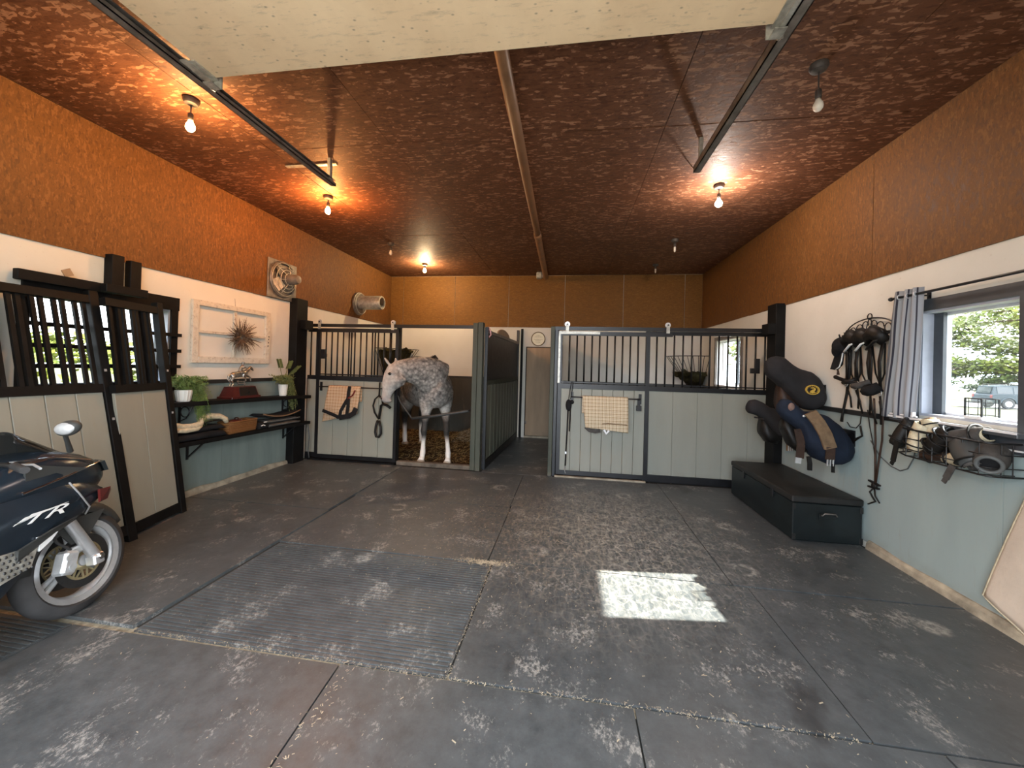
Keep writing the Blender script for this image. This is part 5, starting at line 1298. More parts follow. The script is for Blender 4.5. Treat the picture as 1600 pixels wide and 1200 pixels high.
# screen, dash panel, mirrors, bars
obj('windscreen', MB().sheet(lambda u, v: (lerp(-1, 1, v) * lerp(.08, .19, u), lerp(.05, -.26, u) - .10 * abs(2 * v - 1) ** 2 * u, lerp(.93, 1.13, u) - .06 * abs(2 * v - 1) ** 2.0), 12, 14), M['screen_glass'], bk, local=True, smooth=True, solid=.005)
obj('headlight', MB().loft([[(.015, .186, .79), (.105, .15, .80), (.13, .11, .86), (.03, .155, .868)], [(.02, .204, .792), (.112, .17, .80), (.14, .125, .868), (.035, .17, .877)]]).loft([[(-.015, .186, .79), (-.03, .155, .868), (-.13, .11, .86), (-.105, .15, .80)], [(-.02, .204, .792), (-.035, .17, .877), (-.14, .125, .868), (-.112, .17, .80)]]), M['car_glass'], bk, local=True)
obj('grey_panel', MB().hexa([(.205, -.36, .81), (.217, -.36, .81), (.222, -.06, .855), (.208, -.06, .855)], [(.222, -.36, .95), (.232, -.36, .95), (.222, -.075, .862), (.21, -.075, .862)]), M['bike_matt'], bk, local=True)
obj('chrome_edge', MB().tube([(.224, -.38, .805), (.228, -.2, .835), (.20, .0, .868), (.17, .06, .875)], .006, 8).tube([(.20, -.40, .975), (.20, -.20, .955), (.18, .0, .895)], .005, 8), M['chrome'], bk, **A)
for s in (1, -1):
    m = obj('mirror', MB().tube([(s * .18, -.10, .97), (s * .235, -.16, 1.03), (s * .27, -.20, 1.07)], [.014, .011, .010], 8).ell((s * .30, -.205, 1.105), (.062, .040, .042), 18, 12, rot=(0, s * -.2, 0)), M['bike_matt'], bk, **A)
    obj('mirror_glass', MB().ell((s * .30, -.226, 1.105), (.052, .022, .034), 16, 10), M['alu'], m, **A)
    hbn = obj('handlebar', MB().tube([(s * .10, -.36, .97), (s * .22, -.40, .955), (s * .34, -.46, .935)], .012, 8), M['dark_metal'], bk, **A)
    obj('grip', MB().tube([(s * .225, -.40, .955), (s * .35, -.465, .933)], .018, 10), M['rubber'], hbn, **A)
    obj('lever', MB().tube([(s * .20, -.37, .955), (s * .27, -.36, .945), (s * .36, -.41, .925)], .006, 6), M['alu'], hbn, **A)
obj('fuel_tank', MB().loft([sec(*a) for a in [(-.42, .78, .93, .09), (-.50, .77, 1.0, .17), (-.62, .77, 1.03, .19), (-.78, .76, .99, .18), (-.92, .76, .90, .12), (-.97, .77, .86, .09)]]), M['bike_paint'], bk, **A)
obj('seat', MB().loft([sec(*a) for a in [(-.92, .75, .84, .09), (-1.05, .76, .83, .13), (-1.2, .78, .85, .13), (-1.26, .80, .91, .11), (-1.45, .84, .93, .10), (-1.56, .87, .93, .06)]]), M['leather'], bk, **A)
obj('tail_fairing', MB().loft([sec(*a) for a in [(-.95, .66, .78, .12), (-1.2, .70, .82, .14), (-1.45, .76, .87, .12), (-1.66, .84, .90, .06), (-1.74, .87, .895, .02)]]), M['bike_paint'], bk, **A)
obj('engine', MB().box((-.17, -.92, .25), (.17, -.45, .70), .05).lathe([(.10, .15), (.10, .23), (.06, .25)], (0, -.72, .38), 'x', 20), M['dark_metal'], bk, local=True)
obj('radiator', MB().box((-.15, -.36, .42), (.15, -.31, .70), .01), M['dark_metal'], bk, local=True)
obj('frame_spar', MB().tube([(.13, -.30, .85), (.16, -.6, .74), (.14, -.98, .45)], .03, 8).tube([(-.13, -.30, .85), (-.16, -.6, .74), (-.14, -.98, .45)], .03, 8), M['alu'], bk, **A)
obj('swingarm', MB().tube([(.11, -.98, .42), (.12, -1.44, .31)], .028, 8).tube([(-.11, -.98, .42), (-.12, -1.44, .31)], .028, 8), M['alu'], bk, **A)
obj('exhaust', MB().tube([(.15, -.85, .22), (.19, -1.1, .30), (.21, -1.25, .42)], .025, 10).tube([(.21, -1.25, .42), (.225, -1.65, .62)], .055, 16), M['chrome'], bk, **A)
obj('side_stand', MB().tube([(-.14, -.82, .25), (-.24, -.86, .04)], .012, 8), M['dark_metal'], bk, **A)
# ------------------------------------------------------------------ saddles, trunk, tack and window side
def sec_x(x, z0, z1, w, yc, n=22):
    """saddle section: narrow along the top, full below"""
    out = []
    for k in range(n):
        a = 2 * PI * k / n; ca, sa = math.cos(a), math.sin(a)
        t = .5 + .5 * math.copysign(abs(sa) ** .8, sa); ww = w * (1 - .45 * t ** 1.6)
        out.append((x, yc + ww * math.copysign(abs(ca) ** .7, ca), lerp(z0, z1, t)))
    return out
def saddle(label, prof, yc, mat, z_arm, extra):
    xs = [p[0] for p in prof]; z0 = min(p[2] for p in prof)
    t = thing('covered_saddle', label, 'saddle', (sum(xs) / len(xs), yc, z0))
    b = obj('cover', MB().loft([sec_x(x, zb, zt, w, yc) for x, zt, zb, w in prof]), mat, t)
    r = b.modifiers.new('remesh', 'REMESH'); r.mode = 'VOXEL'; r.voxel_size = .014
    s = b.modifiers.new('smooth', 'SMOOTH'); s.iterations = 5; bake(b)
    for v in b.data.vertices:                                   # soft creases in the cloth
        w = v.co; d = noise.noise(V((w.x * 9, w.y * 9, w.z * 5 + yc))); v.co += v.normal * (.008 * d)
    extra(t)
    k = thing('saddle_rack', label.replace(label, 'black wall bracket under the ' + label.split(' saddle')[0] + ' saddle'), 'saddle rack', (XR - .01, yc, z_arm - .1))
    obj('arm', MB().tube([(XR - .012, yc - .06, z_arm), (2.28, yc - .045, z_arm + .03)], .010, 8).tube([(XR - .012, yc + .06, z_arm), (2.28, yc + .045, z_arm + .03)], .010, 8), M['black'], k, smooth=True)
    obj('wall_plate', MB().box((XR - .018, yc - .08, z_arm - .12), (XR - .010, yc + .08, z_arm + .03)), M['black'], k)
    obj('stay', MB().tube([(XR - .018, yc, z_arm - .10), (2.46, yc, z_arm + .01)], .009, 8), M['black'], k, smooth=True)
    return t
def emblem(t):
    c = V((2.535, 4.455, 1.395)); n = V((-.10, -1, .10)).normalized(); x = n.cross(V((0, 0, 1))).normalized() * -1; y = x.cross(n).normalized() * -1
    if y.z < 0: y = -y
    if x.x < 0: x = -x
    def E(u, v, o=0): return c + x * u + y * v + n * o
    mb = MB(); N = 28
    for r0, r1 in ((.052, .044),):
        mb.loft([[E(r * 1.22 * math.cos(2 * PI * k / N), r * math.sin(2 * PI * k / N), o) for k in range(N)] for r, o in ((r0, -.02), (r0, .003), (r1, .003), (r1, -.02))], closed=True)
    fig = [(-.022, -.030), (.0, -.036), (.022, -.026), (.010, -.016), (.020, -.002), (.022, .012), (.010, .026), (-.008, .028), (-.016, .018), (-.006, .016), (.004, .014), (.004, .004), (-.008, -.004), (-.018, -.016)]
    mb.hexa([E(u * 1.2, v, -.02) for u, v in fig], [E(u * 1.2, v, .004) for u, v in fig])
    for k in range(16):
        a = 2 * PI * k / 16; p = E(.036 * 1.22 * math.cos(a), .036 * math.sin(a), -.008)
        mb.bar(p, E(.041 * 1.22 * math.cos(a), .041 * math.sin(a), .002), .006, .005)
    obj('gold_emblem', mb, M['emblem'], t)
    obj('emblem_pip', MB().ell(E(.006, .010, .004), (.006, .004, .005), 8, 6), M['olive_cover'], t)
    obj('saddle_flap', MB().loft([sec_x(x, zb, zt, w, 4.66) for x, zt, zb, w in ((2.30, 1.44, 1.16, .10), (2.36, 1.40, 1.06, .12), (2.42, 1.36, 1.10, .12), (2.47, 1.32, 1.18, .10))]), M['brown_leather'], t, smooth=True)
saddle('charcoal covered saddle with a round gold emblem, highest of the saddles',
       [(2.150, 1.68, 1.58, .05), (2.185, 1.73, 1.52, .09), (2.25, 1.755, 1.46, .115), (2.33, 1.74, 1.38, .125), (2.41, 1.665, 1.27, .14), (2.50, 1.615, 1.19, .17), (2.60, 1.585, 1.165, .19), (2.66, 1.53, 1.19, .175), (2.70, 1.46, 1.26, .13)], 4.62, M['olive_cover'], 1.42, emblem)
def girths(t):
    yy = 4.005
    def strip(pts, w, th, m, name):
        mb = MB(); pts = [V(p) for p in pts]
        for i in range(len(pts) - 1):
            d = (pts[i + 1] - pts[i]).normalized(); n = d.cross(V((0, 1, 0))).normalized() * w / 2; o = V((0, th / 2, 0))
            e0, e1 = pts[i] - d * .002, pts[i + 1] + d * .002
            mb.hexa([e0 - n - o, e0 + n - o, e0 + n + o, e0 - n + o], [e1 - n - o, e1 + n - o, e1 + n + o, e1 - n + o])
        return obj(name, mb, m, t)
    strip([(2.30, 4.07, 1.19), (2.345, 4.02, 1.10), (2.385, 3.99, 1.0), (2.42, 3.975, .875)], .105, .022, M['tan_girth'], 'tan_girth')
    strip([(2.42, 3.972, .885), (2.415, 3.968, .77)], .075, .014, M['brown_leather'], 'billet_strap')
    for dx in (-.024, 0, .024): strip([(2.415 + dx, 3.962, .77), (2.413 + dx, 3.962, .715)], .008, .012, M['silver'], 'girth_buckle')
    strip([(2.44, 3.965, .73), (2.44, 3.965, .655)], .026, .012, M['leather'], 'strap_end')
    strip([(2.22, 4.12, 1.02), (2.24, 4.10, .88), (2.22, 4.08, .75)], .07, .012, M['brown_leather'], 'stirrup_leather')
    strip([(2.205, 4.07, .75), (2.20, 4.07, .70)], .05, .010, M['silver'], 'girth_buckle')
    strip([(2.31, 4.10, .76), (2.315, 4.09, .70), (2.315, 4.09, .635)], .035, .02, M['leather'], 'stirrup_pad')
    obj('red_patch', MB().ell((2.145, 4.095, 1.235), (.030, .012, .040), 14, 8), M['patch'], t, smooth=True)
    obj('silver_stud', MB().ell((2.235, 4.055, 1.155), (.014, .01, .012), 10, 6), M['silver'], t, smooth=True)
    obj('saddle_flap', MB().loft([sec_x(x, zb, zt, w, 4.24) for x, zt, zb, w in ((2.14, 1.1, .98, .08), (2.20, 1.08, .84, .10), (2.28, 1.02, .78, .11), (2.34, .95, .78, .10))]), M['leather'], t, smooth=True)
saddle('navy covered saddle with a tan girth strapped over it, nearest the trunk\'s handle end',
       [(2.060, 1.25, 1.18, .05), (2.10, 1.305, 1.14, .09), (2.17, 1.305, 1.07, .12), (2.24, 1.24, 1.02, .14), (2.30, 1.195, .84, .16), (2.40, 1.19, .735, .19), (2.50, 1.16, .69, .195), (2.60, 1.08, .69, .18), (2.66, 1.01, .73, .15), (2.705, .92, .80, .10)], 4.18, M['navy_cover'], 1.0, girths)
def dark_bits(t):
    obj('saddle_flap', MB().loft([sec_x(x, zb, zt, w, 5.12) for x, zt, zb, w in ((2.34, 1.02, .80, .10), (2.40, 1.0, .72, .12), (2.50, .98, .70, .12), (2.55, .95, .78, .10))]), M['leather'], t, smooth=True)
    obj('brown_strap', MB().bar((2.53, 4.93, 1.10), (2.56, 4.93, .78), .055, .012, (1, 0, 0)), M['brown_leather'], t)
    obj('girth_end', MB().box((2.53, 4.90, .66), (2.60, 4.925, .80), .004), M['tan_girth'], t)
    for k in range(3): obj('girth_buckle', MB().box((2.54 + .02 * k, 4.895, .66), (2.548 + .02 * k, 4.90, .72)), M['silver'], t)
    obj('silver_stud', MB().ell((2.50, 4.945, .92), (.014, .01, .012), 10, 6), M['silver'], t, smooth=True)
saddle('dark grey covered saddle, lowest, hung in front of the stall boards by the timber post',
       [(2.17, 1.17, 1.10, .05), (2.20, 1.225, 1.06, .08), (2.27, 1.235, 1.04, .10), (2.35, 1.20, 1.0, .11), (2.42, 1.15, .88, .13), (2.50, 1.13, .80, .15), (2.58, 1.10, .80, .15), (2.66, 1.02, .84, .12)], 5.10, M['olive_cover'], .98, dark_bits)

# trunk
tk = thing('tack_trunk', 'long low dark trunk with a wire handle standing against the side wall', 'trunk', (2.38, 4.62, 0))
a, b, c, d = 2.095, 2.675, 3.94, 5.30
obj('case', MB().box((a, c, .012), (b, d, .36), .006), M['trunk'], tk)
lid = obj('lid', MB().box((a - .008, c - .008, .364), (b + .008, d + .008, .425), .010), M['trunk_top'], tk)
hd_ = obj('end_handle', MB().tube([(2.33, c - .006, .26), (2.33, c - .03, .265), (2.345, c - .035, .285), (2.435, c - .035, .285), (2.45, c - .03, .265), (2.45, c - .006, .26)], .006, 8), M['zinc'], tk, smooth=True)
obj('handle_plate', MB().box((2.315, c - .008, .225), (2.465, c - .001, .275), .002), M['trunk'], tk)
for x in (a, b - .02):
    for z in (.02, .30): obj('corner_iron', MB().box((x - .004, c - .006, z), (x + .024, c, z + .055), .002), M['trunk_top'], tk)
for y in (4.3, 4.95): obj('hasp', MB().box((a - .012, y - .025, .30), (a - .001, y + .025, .39), .003), M['black'], tk)
for k in range(2): obj('foot_batten', MB().box((a + .03, c + .1 + k * 1.05, 0), (b - .03, c + .18 + k * 1.05, .014)), M['black_wood'], tk)

# bridle rack
br = thing('bridle_rack', 'black wire scroll rack holding bridles on the white wall beside the curtain', 'rack', (XR - .01, 3.93, 1.9))
x = XR - .035; yc = 3.92
def arc(c_y, c_z, r, a0, a1, n=14): return [(x, c_y + r * math.cos(lerp(a0, a1, k / n)), c_z + r * math.sin(lerp(a0, a1, k / n))) for k in range(n + 1)]
mb = MB().tube([(x, yc + .30 * math.cos(PI * k / 20), 1.945 + .135 * math.sin(PI * k / 20)) for k in range(21)], .006, 6)
mb.torus((x, yc, 2.095), .026, .005, 'x', 16, 6)
for s in (1, -1):
    for cy_0, cz_0, r in ((.05, 2.02, .035), (.12, 1.995, .04), (.205, 1.98, .035), (.27, 1.96, .02)):
        mb.tube(arc(yc + s * cy_0, cz_0, r, -PI * .5, PI * 1.05, 12), .0045, 6)
    mb.tube([(x, yc + s * .02, 1.945), (x, yc + s * .035, 2.0), (x, yc + s * .012, 2.07)], .0045, 6)
    mb.tube(arc(yc + s * .33, 1.955, .022, PI * .5, PI * 2, 12), .005, 6)
obj('scrollwork', mb, M['black'], br, smooth=True)
obj('back_bar', MB().box((XR - .04, yc - .33, 1.93), (XR - .030, yc + .33, 1.95)).box((XR - .03, yc - .2, 1.93), (XR, yc - .17, 1.95)).box((XR - .03, yc + .17, 1.93), (XR, yc + .2, 1.95)), M['black'], br)
f = obj('hook', MB().tube([(XR - .04, yc - .26, 1.935), (XR - .09, yc - .26, 1.915), (XR - .115, yc - .26, 1.93), (XR - .12, yc - .26, 1.955)], .007, 8), M['black'], br, smooth=True)
pieces('hook', f, [(0, .13 * k, 0) for k in range(1, 5)])

def bridle(label, y, ztop, length, spread, mat, nose, seed, white=False, fuzz=None):
    random.seed(seed); t = thing('bridle', label, 'bridle', (XR - .09, y, ztop - length)); xx = XR - .085
    j = lambda: random.uniform(-.012, .012)
    obj('headpiece', MB().tube([(xx + .01, y + .085, ztop - .07), (xx - .02, y + .055, ztop - .01), (xx - .03, y, ztop + .015), (xx - .02, y - .055, ztop - .01), (xx + .01, y - .085, ztop - .07)], [.036, .046, .052, .046, .036], 8, flat=1.4), mat, t, smooth=True)
    for s in (1, -1):
        obj('cheek_strap', MB().tube([(xx, y + s * .08, ztop - .06), (xx - .01, y + s * spread * .8 + j(), ztop - .24), (xx + .005, y + s * spread + j(), ztop - length * .62)], .020, 6, flat=.45), mat, t, smooth=True)
    obj('throat_latch', MB().tube([(xx + .02, y + .07, ztop - .08), (xx + .03, y + .05 + j(), ztop - .34), (xx + .03, y - .01, ztop - .44), (xx + .03, y - .05 + j(), ztop - .34), (xx + .02, y - .07, ztop - .08)], .010, 6, flat=.5), mat, t, smooth=True)
    obj('noseband', MB().tube([(xx, y + spread, ztop - length * .60), (xx - .05, y + spread * .4, ztop - length * .64), (xx - .05, y - spread * .4, ztop - length * .63), (xx, y - spread, ztop - length * .58)], nose, 8), fuzz or mat, t, smooth=True)
    obj('browband', MB().tube([(xx - .01, y + .09, ztop - .13), (xx - .05, y + .02, ztop - .12), (xx - .05, y - .04, ztop - .07), (xx - .01, y - .10, ztop - .04)], .011 if white else .014, 6, flat=.6), M['white_print'] if white else mat, t, smooth=True)
    obj('bit_ring', MB().torus((xx - .005, y + spread, ztop - length * .66), .024, .004, 'x', 14, 6).torus((xx - .005, y - spread, ztop - length * .65), .024, .004, 'x', 14, 6), M['silver'], t, smooth=True)
    for s in (1, -1):
        obj('rein', MB().tube([(xx, y + s * spread, ztop - length * .68), (xx + .02, y + s * spread * .8 + j(), ztop - length * .85), (xx + .03, y + s * spread * .5 + j(), ztop - length)], .012, 6, flat=.5), mat, t, smooth=True)
    return t
bridle('black bridle with a pale browband, hung beside the black bonnet', 4.05, 1.91, .66, .07, M['leather'], .020, 3, True)
bridle('black bridle with a dark sheepskin noseband, hung mid-rack', 3.91, 1.91, .70, .09, M['leather'], .028, 5, True, M['grey_cloth'])
bridle('brown-black bridle with a bulky black noseband, hung next to the curtain', 3.77, 1.92, .78, .055, M['leather'], .045, 8, False, M['black_cloth'])

bn = thing('fly_bonnet', 'black fly bonnet edged in white, at the saddle side of the bridle rack', 'bonnet', (XR - .1, 4.2, 1.6))
hb2 = obj('crown', MB().ell((XR - .09, 4.19, 1.845), (.075, .085, .085)).ell((XR - .09, 4.245, 1.80), (.05, .05, .07)).ell((XR - .085, 4.13, 1.88), (.06, .07, .06)), M['black_cloth'], bn); fuse(hb2, .012, 3)
obj('nose_flap', MB().hexa([(XR - .085, 4.25, 1.80), (XR - .085, 4.335, 1.615), (XR - .085, 4.24, 1.605), (XR - .085, 4.17, 1.66), (XR - .085, 4.15, 1.80)], [(XR - .10, 4.25, 1.80), (XR - .10, 4.335, 1.615), (XR - .10, 4.24, 1.605), (XR - .10, 4.17, 1.66), (XR - .10, 4.15, 1.80)]), M['black_cloth'], bn)
obj('white_edging', MB().tube([(XR - .10, 4.15, 1.80), (XR - .103, 4.165, 1.70), (XR - .103, 4.19, 1.64), (XR - .103, 4.245, 1.61)], .006, 6), M['white_print'], bn, smooth=True)
obj('tassel', MB().tube([(XR - .095, 4.225, 1.605), (XR - .095, 4.222, 1.56)], [.008, .013], 8), M['brown_leather'], bn, smooth=True)
tag(obj('riding_whip', MB().tube([(XR - .075, 4.09, 1.80), (XR - .06, 4.12, 1.60), (XR - .05, 4.165, 1.38), (XR - .045, 4.23, 1.16), (XR - .045, 4.24, 1.10)], [.013, .013, .012, .011, .014], 8), M['leather'], smooth=True), 'long black whip hanging from the bridle rack down past the black rail', 'whip')
cr = thing('riding_crop', 'short thick black crop stuck out sideways among the bridles', 'crop', (XR - .12, 4.1, 1.5))
obj('shaft', MB().tube([(XR - .14, 3.90, 1.475), (XR - .13, 4.05, 1.50), (XR - .12, 4.21, 1.535)], [.014, .016, .018], 10), M['black_cloth'], cr, smooth=True)
obj('knob', MB().ell((XR - .12, 4.215, 1.537), (.02, .02, .02), 10, 8), M['leather'], cr, smooth=True)
rn = thing('hanging_reins', 'pair of long brown reins hanging below the black rail, knotted at the end', 'reins', (XR - .03, 3.8, .42))
obj('rein', MB().tube([(XR - .07, 3.80, 1.36), (XR - .045, 3.825, 1.24), (XR - .03, 3.832, 1.0), (XR - .025, 3.835, .80), (XR - .025, 3.832, .60)], .010, 6, flat=.6), M['brown_leather'], rn, smooth=True)
obj('rein', MB().tube([(XR - .07, 3.74, 1.34), (XR - .045, 3.735, 1.20), (XR - .03, 3.76, 1.0), (XR - .025, 3.80, .80), (XR - .028, 3.825, .60)], .010, 6, flat=.6), M['brown_leather'], rn, smooth=True)
obj('thin_rein', MB().tube([(XR - .05, 3.90, 1.25), (XR - .03, 3.90, 1.10), (XR - .02, 3.875, .96), (XR - .02, 3.85, .86), (XR - .022, 3.842, .72)], .006, 6, flat=.6), M['leather'], rn, smooth=True)
obj('knot', MB().bar((XR - .03, 3.775, .605), (XR - .03, 3.895, .62), .02, .014).bar((XR - .03, 3.785, .575), (XR - .03, 3.90, .565), .02, .014).ell((XR - .03, 3.835, .59), (.02, .026, .03), 10, 8), M['leather'], rn)
obj('rein_end', MB().tube([(XR - .028, 3.84, .57), (XR - .03, 3.885, .52), (XR - .03, 3.85, .48), (XR - .03, 3.82, .455), (XR - .03, 3.90, .405)], .009, 6, flat=.6).tube([(XR - .028, 3.835, .57), (XR - .028, 3.825, .50), (XR - .028, 3.775, .455)], .008, 6, flat=.6), M['leather'], rn, smooth=True)
tag(obj('cord_loop', MB().tube([(XR - .02, 4.20, 1.10), (XR - .02, 4.16, 1.06), (XR - .02, 4.08, 1.06), (XR - .02, 4.03, 1.11), (XR - .02, 4.02, 1.18)], .0045, 6).tube([(XR - .02, 4.03, 1.09), (XR - .022, 4.0, 1.0), (XR - .022, 4.06, .965), (XR - .022, 4.10, .935)], .012, 6, flat=.5), M['leather'], smooth=True), 'dark cord loop and strap end between the whip and the navy saddle', 'cord')

# curtain on its rod
rd = thing('curtain_rod', 'thin black curtain rod over the side window', 'curtain rod', (XR - .09, 2.7, 2.18))
obj('rod', MB().cyl((XR - .095, 3.60, 2.195), (XR - .095, 1.95, 2.195), .010, n=10), M['black'], rd, smooth=True)
obj('finial', MB().ell((XR - .095, 3.61, 2.195), (.017, .02, .017), 12, 8), M['black'], rd, smooth=True)
for y in (3.38, 2.05): obj('rod_bracket', MB().box((XR - .10, y - .006, 2.18), (XR, y + .006, 2.19)).box((XR - .006, y - .015, 2.15), (XR, y + .015, 2.22)), M['black'], rd)
ct = thing('curtain', 'grey and white striped curtain gathered at the side of the window', 'curtain', (XR - .08, 3.5, 1.22))
mb = MB(); uvl = mb.bm.loops.layers.uv.new('UVMap'); NU, NV = 60, 14; gv = []
for i in range(NU + 1):
    u = i / NU; colv = []
    for j in range(NV + 1):
        v = j / NV; ya = lerp(3.585, 3.705, v); yb_ = lerp(3.335, 3.385, v)
        colv.append(mb.bm.verts.new((XR - .092 + .022 * math.sin(u * 2 * PI * 3.2 + .4) + .006 * noise.noise(V((u * 4, v * 3, 1))), lerp(ya, yb_, u) + .004 * math.sin(v * 5 + u * 9), lerp(2.245, 1.222, v))))
    gv.append(colv)
for i in range(NU):
    for j in range(NV):
        f = mb.bm.faces.new((gv[i][j], gv[i + 1][j], gv[i + 1][j + 1], gv[i][j + 1]))
        for l, (a_, b_) in zip(f.loops, ((i, j), (i + 1, j), (i + 1, j + 1), (i, j + 1))): l[uvl].uv = (a_ / NU, b_ / NV)
obj('cloth', mb, M['curtain'], ct, smooth=True, solid=.002)
for y in (3.37, 3.44, 3.52): obj('grommet', MB().torus((XR - .095, y, 2.195), .020, .004, 'y', 16, 6), M['silver'], ct, smooth=True)
tb2 = thing('curtain_tieback', 'white plastic hook on the sill below the striped curtain', 'hook', (XR - .10, 3.44, 1.245))
obj('bar', MB().cyl((XR - .085, 3.62, 1.252), (XR - .085, 3.36, 1.252), .007, n=8), M['white_trim'], tb2)
obj('clip', MB().box((XR - .095, 3.385, 1.244), (XR - .07, 3.40, 1.285), .003), M['white_trim'], tb2)

# lantern on the sill
ln = thing('candle_lantern', 'small square black wire lantern with clear panes standing on the window sill', 'lantern', (2.82, 3.06, 1.279))
lx0, lx1, ly0, ly1, lz0, lz1 = 2.745, 2.825, 3.0, 3.10, 1.279, 1.42
lx0, lx1, ly0, ly1 = 2.735, 2.835, 3.005, 3.115
for (xx, yy) in ((lx0, ly0), (lx1, ly0), (lx1, ly1), (lx0, ly1)): obj('corner_post', MB().box((xx - .004, yy - .004, lz0 + .02), (xx + .004, yy + .004, lz1)), M['black'], ln)
obj('frame', MB().tube([(lx0, ly0, lz1), (lx1, ly0, lz1), (lx1, ly1, lz1), (lx0, ly1, lz1)], .0045, 6, closed=True).tube([(lx0, ly0, lz0 + .03), (lx1, ly0, lz0 + .03), (lx1, ly1, lz0 + .03), (lx0, ly1, lz0 + .03)], .003, 6, closed=True).tube([(lx0, ly0, lz1 - .025), (lx1, ly0, lz1 - .025), (lx1, ly1, lz1 - .025), (lx0, ly1, lz1 - .025)], .0025, 6, closed=True), M['black'], ln)
for t_ in (.22, .78):
    q = lerp(ly0, ly1, t_); w_ = lerp(lx0, lx1, t_)
    obj('wire', MB().cyl((lx0, q, lz0 + .02), (lx0, q, lz1), .002, n=6), M['black'], ln); obj('wire', MB().cyl((lx1, q, lz0 + .02), (lx1, q, lz1), .002, n=6), M['black'], ln)
    obj('wire', MB().cyl((w_, ly0, lz0 + .02), (w_, ly0, lz1), .002, n=6), M['black'], ln)
obj('pane', MB().box((lx0 + .005, ly0 + .001, lz0 + .022), (lx1 - .005, ly0 + .003, lz1 - .005)), M['glass'], ln)
obj('pane', MB().box((lx0 + .001, ly0 + .005, lz0 + .022), (lx0 + .003, ly1 - .005, lz1 - .005)), M['glass'], ln)
obj('base_plate', MB().box((lx0 - .006, ly0 - .006, lz0), (lx1 + .006, ly1 + .006, lz0 + .02), .003), M['white_trim'], ln)

# wire basket with horse boots
wb_ = thing('wire_basket', 'black wire wall basket heaped with horse boots, under the window sill', 'basket', (XR - .1, 3.08, .95))
y0, y1, xo, za, zb_ = 2.73, 3.50, XR - .20, .965, 1.165
def hoop(z, r=0, xw=None): 
    q = [(XR - .012, y0, z), (xo + .05, y0, z), (xo + .015, y0 + .015, z), (xo, y0 + .05, z), (xo, y1 - .20, z), (xo + .06, y1 - .06, z), (XR - .012, y1, z)]
    return q
obj('rim', MB().tube(hoop(zb_), .006, 6).tube(hoop(zb_ - .07), .004, 6).tube(hoop(za + .05), .004, 6).tube(hoop(za), .006, 6), M['black'], wb_, smooth=True)
mb = MB()
for k in range(6):
    y = lerp(y0 + .05, y1 - .20, k / 5); mb.tube([(xo, y, zb_), (xo, y, za), (XR - .012, y, za)], .0035, 6)
for xx in (xo + .07, xo + .13): mb.tube([(xx, y0, zb_), (xx, y0, za)], .0035, 6)
for t_ in (.35, .7): mb.tube([(lerp(xo + .06, XR - .012, t_), lerp(y1 - .06, y1, t_), zb_), (lerp(xo + .06, XR - .012, t_), lerp(y1 - .06, y1, t_), za)], .0035, 6)
obj('wires', mb, M['black'], wb_)
obj('drooping_cord', MB().tube([(XR - .02, 3.90, .975), (XR - .018, 3.80, .86), (XR - .016, 3.68, .80), (XR - .016, 3.59, .785), (XR - .016, 3.52, .82), (XR - .018, 3.47, .91), (XR - .02, 3.445, 1.0), (XR - .02, 3.44, 1.09)], .0045, 6), M['cable'], wb_, smooth=True)
def boot(label, c, L, r, rot, mat, lining, seed, straps=2):
    """a horse leg boot: open curved shell with straps"""
    t = thing('horse_boot', label, 'horse boot', c, rot); random.seed(seed)
    mb = MB(); mb.sheet(lambda u, v: ((r * (1 + .18 * math.sin(v * PI))) * math.cos(lerp(.35, 5.5, u)), (r * (1 + .18 * math.sin(v * PI))) * math.sin(lerp(.35, 5.5, u)) * .8, lerp(-L / 2, L / 2, v) + .012 * math.sin(u * 6)), 16, 8)
    obj('shell', mb, mat, t, local=True, smooth=True, solid=.010)
    mb = MB(); mb.sheet(lambda u, v: ((r * .84) * math.cos(lerp(.4, 5.4, u)), (r * .84) * math.sin(lerp(.4, 5.4, u)) * .8, lerp(-L / 2 - .008, L / 2 + .008, v)), 14, 4)
    obj('lining', mb, lining, t, local=True, smooth=True, solid=.006)
    for k in range(straps):
        z = lerp(-L * .3, L * .3, k / max(1, straps - 1)); obj('strap', MB().torus((0, 0, z), r * 1.24, .010, 'z', 18, 6, .5), M['leather'], t, local=True, smooth=True)
    obj('buckle', MB().box((r * 1.18, -.014, -L * .32), (r * 1.28, .014, -L * .26), .003), M['silver'], t, local=True)
    return t
boot('black leather boot slung over the curtain end of the wire basket', (XR - .135, 3.40, 1.12), .21, .050, (.35, .25, .2), M['leather'], M['black_cloth'], 1)
boot('cream fleece-lined boot standing next to the black boot in the wire basket', (XR - .14, 3.27, 1.11), .20, .052, (.15, -.25, 1.2), M['cream_strap'], M['fleece'], 2)
boot('tan and cream boot behind the straps in the wire basket', (XR - .09, 3.20, 1.16), .19, .050, (-.4, .1, .5), M['fleece'], M['tan_girth'], 3)
boot('dark boot with white buckles in the middle of the wire basket', (XR - .145, 3.10, 1.115), .19, .055, (.5, -.5, .9), M['leather'], M['grey_cloth'], 4, 3)
boot('grey padded boot lying on top of the heap under the sill', (XR - .10, 2.97, 1.165), .23, .058, (1.25, .1, .15), M['grey_cloth'], M['fleece'], 5)
boot('brown leather boot at the bottom of the wire basket', (XR - .12, 3.13, 1.005), .20, .040, (1.45, 0, .2), M['brown_leather'], M['fleece'], 6)
boot('cream boot lying low in the wire basket under the dark boots', (XR - .12, 2.98, 1.01), .20, .042, (1.5, .2, -.1), M['cream_strap'], M['fleece'], 7, 1)
boot('smooth dark grey bell boot leaning out of the wire basket', (XR - .165, 2.885, 1.07), .16, .060, (.4, .5, 2.2), M['bike_matt'], M['grey_cloth'], 8, 1)
